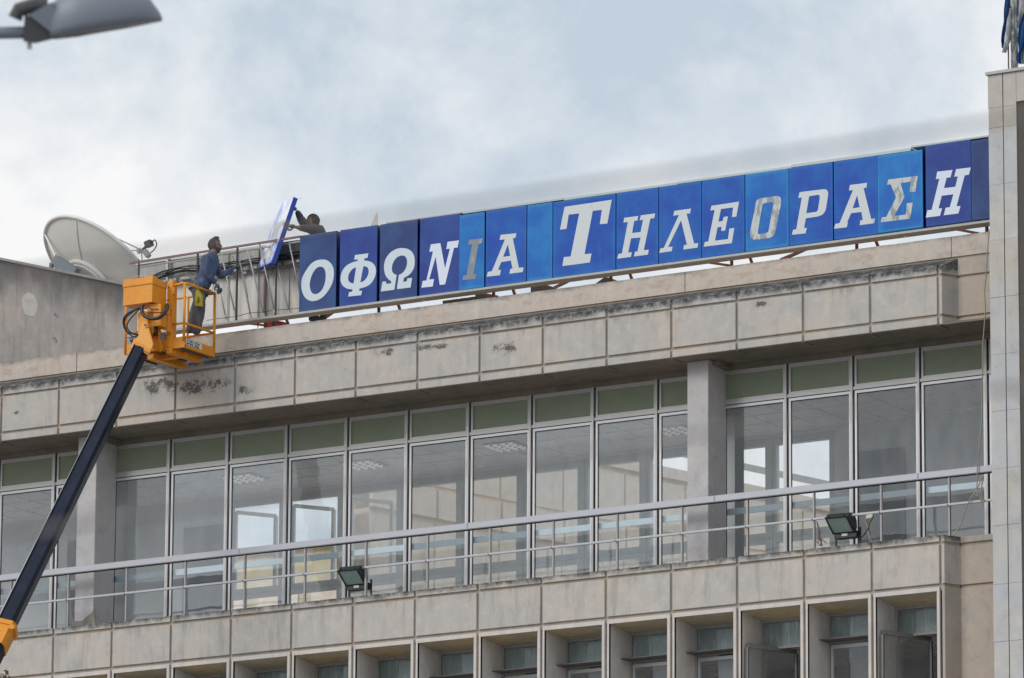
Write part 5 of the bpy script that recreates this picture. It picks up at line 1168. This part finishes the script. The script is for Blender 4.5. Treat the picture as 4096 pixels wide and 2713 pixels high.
o = skin('trousers', vs, [(0, 1), (1, 2), (2, 3), (3, 4), (4, 5), (0, 6), (6, 7), (7, 8), (8, 9), (9, 10)], [.138, .122, .112, .096, .088, .082, .118, .104, .09, .083, .078], M['trousers'], man, 3); displace(o, .14, .026)
for k_ in ('an', 'af'):
    a_ = J[k_]; a_ = Vector((a_.x, a_.y, 24.27)); skin('shoe', [a_+Vector((-.02, -.05, 0)), a_+Vector((.03, .06, 0)), a_+Vector((.07, .17, -.015))], [(0, 1), (1, 2)], [.05, .055, .04], M['boot'], man, 1)
hd = head(J['hea'], (.86, .50, .06), (.12, .10, 1), .265, man, M['skin'], True, True, True)
hand(J['wf']-(J['wf']-J['ef']).normalized()*.0, (J['wf']-J['ef'])+Vector((0, 0, .02)), (.3, .8, -.1), .21, M['glove'], man, 1.5)
hand(J['wn'], Vector((.10, .05, -.20)), (-.5, .3, -.2), .23, M['glove'], man, .55)
# yellow thigh patch with a dark scribble, on the trouser leg facing the street
PP = [Vector(v) for v in ((4.437, -0.660, 25.250), (4.472, -0.660, 25.195), (4.516, -0.650, 25.116), (4.516, -0.650, 24.941), (4.395, -0.670, 24.963), (4.412, -0.670, 25.200))]
o = MB().prism(PP, (0, .05, 0)).obj('pocket_patch', M['yellowcloth'], man)
wire([(4.457, -0.672, 25.112), (4.483, -0.672, 25.083), (4.453, -0.672, 25.068), (4.488, -0.672, 25.049), (4.450, -0.672, 25.037), (4.477, -0.672, 25.017), (4.447, -0.672, 25.005)], .005, 'pocket_print', M['ink'], o)

m2 = thing('person', 'dark haired man in dark grey sweatshirt behind the sign, lifting the loose blue panel', 'person')
K = {'pel': (5.689, 1.120, 25.699), 'wai': (5.706, 1.120, 26.007), 'che': (5.724, 1.120, 26.295), 'upc': (5.712, 1.100, 26.428), 'nek': (5.681, 1.060, 26.501), 'hea': (5.639, 1.020, 26.621),
     'sn': (5.758, 0.980, 26.443), 'en': (5.737, 0.620, 26.401), 'wn': (5.703, 0.360, 26.372), 'sf': (5.426, 1.250, 26.597), 'ef': (5.289, 1.200, 26.692), 'wf': (5.248, 1.080, 26.882),
     'hn': (5.748, 1.100, 25.630), 'kn': (5.864, 1.000, 25.210), 'an': (5.803, 1.100, 24.958), 'hf': (5.570, 1.200, 25.672), 'kf': (5.619, 1.100, 25.278), 'af': (5.625, 1.150, 24.998)}
K = {k_: Vector(v) for k_, v in K.items()}
vs = [K['pel'], K['wai'], K['che'], K['upc'], K['nek'], K['nek'].lerp(K['hea'], .5), K['sn'], K['en'], K['wn'], K['sf'], K['ef'], K['wf'], K['hn'], K['kn'], K['an'], K['hf'], K['kf'], K['af']]
skin('body', vs, es, [.13, .12, .13, .10, .062, .058, .06, .045, .032, .06, .045, .032, .08, .06, .04, .08, .06, .04], M['skin'], m2)
vs = [K['wai'], K['che'], K['upc'], K['nek'], K['sn'], K['sn'].lerp(K['en'], .5), K['en'], K['en'].lerp(K['wn'], .7), K['sf'], K['ef'], K['ef'].lerp(K['wf'], .5), K['wf']]
o = skin('sweatshirt', vs, [(0, 1), (1, 2), (2, 3), (2, 4), (4, 5), (5, 6), (6, 7), (2, 8), (8, 9), (9, 10), (10, 11)], [.16, .17, .13, .075, .105, .082, .07, .05, .09, .08, .066, .05], M['sweater2'], m2, 3); displace(o, .1, .02)
vs = [K['pel'], K['hn'], K['kn'], K['an'], K['hf'], K['kf'], K['af']]
o = skin('trousers', vs, [(0, 1), (1, 2), (2, 3), (0, 4), (4, 5), (5, 6)], [.15, .12, .10, .09, .12, .10, .09], M['trousers'], m2, 2)
for k_ in ('an', 'af'):
    a_ = K[k_]-Vector((0, 0, .03)); skin('shoe', [a_+Vector((.08, 0, 0)), a_+Vector((0, -.04, 0)), a_+Vector((-.10, -.08, -.02))], [(0, 1), (1, 2)], [.06, .06, .045], M['boot'], m2, 1)
head(K['hea'], (-.80, -.42, -.22), (-.22, .05, 1), .265, m2, M['skin'])
hand(K['wn'], Vector((5.597, 0.200, 26.395))-K['wn'], (.1, 1, -.1), .25, M['glovegrey'], m2, .35, side_=-1)
hand(K['wf'], (-.15, -.05, .12), (-.4, -.4, -.2), .22, M['glovegrey'], m2, .6)

# ------------------------------------------------------------------ loose panel being lifted
lp = thing('loose_sign_panel', 'glossy blue panel with a pale iota, lifted off and tilted between the two men', 'sign panel')
PM = Vector((5.493, 0.620, 26.978)); sc = 102.3/24600
w_ = (r2*(-61)+u2*(-22)*-1*1.0+fw*133)*sc; v_ = (r2*(-87)-u2*267-fw*84)*sc
w_ = (r2*(-61) - u2*22 + fw*133)*sc
v_ = v_ - w_*(v_.dot(w_)/w_.dot(w_))
n_ = w_.cross(v_).normalized()
if n_.dot(fw) > 0: n_ = -n_
th_ = n_*-.078
def LP(u, v, o=0): return PM + w_*u + v_*v + n_*o
mb = MB(); mb.prism([LP(0, 0), LP(1, 0), LP(1, 1), LP(0, 1)], th_); o = mb.obj('tray', M['blue_bright'], lp)
_m = Mat('painted sky sheen over blue', .14, 0, .8); _f = _m.noise(7, 5, .6, stretch=(1, .5, .35), off=3); _z = _m.sep()[2]  # pale streaks above blue imitate the sky mirrored in the glossy face
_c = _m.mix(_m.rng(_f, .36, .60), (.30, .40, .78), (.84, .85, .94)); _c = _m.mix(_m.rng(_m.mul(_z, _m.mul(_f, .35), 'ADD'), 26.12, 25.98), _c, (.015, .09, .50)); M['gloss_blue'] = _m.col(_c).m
M['gloss_white'] = Mat('glossy pale letter film', .12, 0, .8).col((.62, .60, .56)).m
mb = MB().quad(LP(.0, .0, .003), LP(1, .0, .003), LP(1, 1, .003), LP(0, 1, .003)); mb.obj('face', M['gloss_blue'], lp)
lt = [(.20,.34), (.86,.34), (.86,.43), (.70,.43), (.60,.80), (.78,.80), (.78,.90), (.16,.90), (.16,.80), (.32,.80), (.42,.43), (.24,.43)]
mb = MB(); mb.v = [tuple(LP(1-u, v, .006)) for u, v in lt]; mb.f = []
tr = tessellate_polygon([[Vector((u, v, 0)) for u, v in lt]]); mb.f = [tuple(t) for t in tr]
mb.obj('letter', M['gloss_white'], lp)
mb = MB().prism([LP(-.02, -.012, -.115), LP(.5, -.012, -.115), LP(.5, -.03, -.12), LP(-.06, -.035, -.12)], n_*.004); mb.obj('torn_film', M['white'], lp)

# ------------------------------------------------------------------ street lamp, close to the camera and out of focus
sl = thing('street_lamp', 'blurred grey street lamp head reaching in at the top left corner', 'street lamp')
DL = 28.0; SL = DL/24600
def lpnt(x, y, dz=0): return CAM + (fw + r2*((x-2048)/24600) + u2*((1356.5-y)/24600))*DL + fw*dz
secs = [(205, 15, 150, .06), (260, -30, 142, .10), (330, -55, 132, .125), (420, -62, 118, .13), (520, -48, 101, .12), (600, -5, 88, .085), (640, 50, 80, .04), (650, 74, 78, .008)]
mb = MB(); rings = []
for x, yt, yb_, hw in secs:
    ring = []; yc = (yt+yb_)/2
    for i in range(20):
        t = 2*math.pi*i/20; cs, sn = math.cos(t), math.sin(t)
        yy = yb_ - (yb_-yt)*max(0, (sn+.25)/1.25) if sn > -.25 else yb_
        ring.append(lpnt(x, yy, hw*cs))
    rings.append(ring)
for a_, b_ in zip(rings, rings[1:]):
    for i in range(20): mb.quad(a_[i], a_[(i+1) % 20], b_[(i+1) % 20], b_[i])
mb.f.append(tuple(range(len(mb.v), len(mb.v)+20))); mb.v += [tuple(p) for p in rings[0]]
mb.obj('housing', M['lampgrey'], sl, smooth=True)
mb = MB(); mb.prism([lpnt(205, 150), lpnt(270, 128), lpnt(450, 100), lpnt(640, 76), lpnt(500, 105), lpnt(350, 130), lpnt(300, 140)], fw*.2); mb.obj('rim', M['lampdark'], sl)
mb = MB(); mb.prism([lpnt(118, 62, -.06), lpnt(210, 12, -.06), lpnt(272, 112, -.06), lpnt(228, 148, -.06)], fw*.12); mb.obj('gear_cover', M['lampgrey'], sl)
mb = MB(); mb.prism([lpnt(95, 165, -.03), lpnt(100, 60, -.03), lpnt(150, 70, -.03), lpnt(235, 148, -.03), lpnt(140, 172, -.03)], fw*.08); mb.obj('clamp', M['lampdark'], sl)
mb = MB(); mb.tube([lpnt(60, 75, 0), lpnt(75, 40, 0), lpnt(140, 20, 0), lpnt(190, 20, 0)], .035, 10); mb.obj('latch', M['lampdark'], sl)
mb = MB(); mb.tube([lpnt(118, 165, 0), lpnt(118, 198, 0)], .012, 8); mb.obj('clamp_bolt', M['galv'], sl)
pl0 = lpnt(-2200, 230)
mb = MB(); mb.tube([lpnt(120, 130), lpnt(0, 132), lpnt(-900, 150), lpnt(-2200, 230), Vector((pl0.x, pl0.y, pl0.z-1)), Vector((pl0.x, pl0.y, 0))], .029, 12); mb.obj('pole', M['lampgrey'], sl, smooth=True)

# ------------------------------------------------------------------ overhead wires near the camera
M['wire'] = simple('overhead wire', (.22,.20,.20), .6)
for (p, q, lab) in (((57.464, -78.569, 3.074), (58.306, -78.097, 3.226), 'upper blurred overhead wire crossing the sky above the sign'), ((57.436, -78.520, 2.826), (58.278, -78.046, 2.970), 'lower blurred overhead wire crossing in front of the glass storey')):
    p, q = Vector(p), Vector(q); dd = (q-p).normalized(); mid = (p+q)/2
    pts = [mid+dd*t-Vector((0, 0, .0006*-t*t)) for t in range(-14, 15, 2)]
    o = MB().tube(pts, .0027, 8).obj('overhead_wire', M['wire'], smooth=True); tag(o, lab, 'wire', 'overhead wires')

# ------------------------------------------------------------------ tree tip at the lower left
tr_ = thing('tree', 'dry brown treetop just showing at the bottom left corner', 'tree')
tc_ = Vector((6.773, -9.000, 17.234))
MB().tube([(tc_.x-.2, tc_.y, 0), (tc_.x-.1, tc_.y, 9), (tc_.x, tc_.y, tc_.z+.1)], .16, 10, .01).obj('trunk', M['bark'], tr_, smooth=True)
mb = MB()
for i in range(4200):
    h_ = random.random()**.7; rad = .05+1.5*h_; th = random.uniform(0, 2*math.pi); rr = rad*math.sqrt(random.random())
    p = Vector((tc_.x-.05*h_+rr*math.cos(th)*.8-.4*h_, tc_.y+rr*math.sin(th), tc_.z+.16-h_*5.5))
    s_ = random.uniform(.015, .04); a_ = Vector((random.gauss(0, 1), random.gauss(0, 1), random.gauss(0, 1))).normalized()*s_; b_ = a_.orthogonal().normalized()*s_*.5
    mb.quad(p-a_, p-b_, p+a_, p+b_)
mb.obj('crown', M['leaf'], tr_)

# tidy: parents keep identity transforms, so nothing else to do
scene.cycles.max_bounces = 8; scene.cycles.transparent_max_bounces = 16; scene.cycles.use_denoising = True
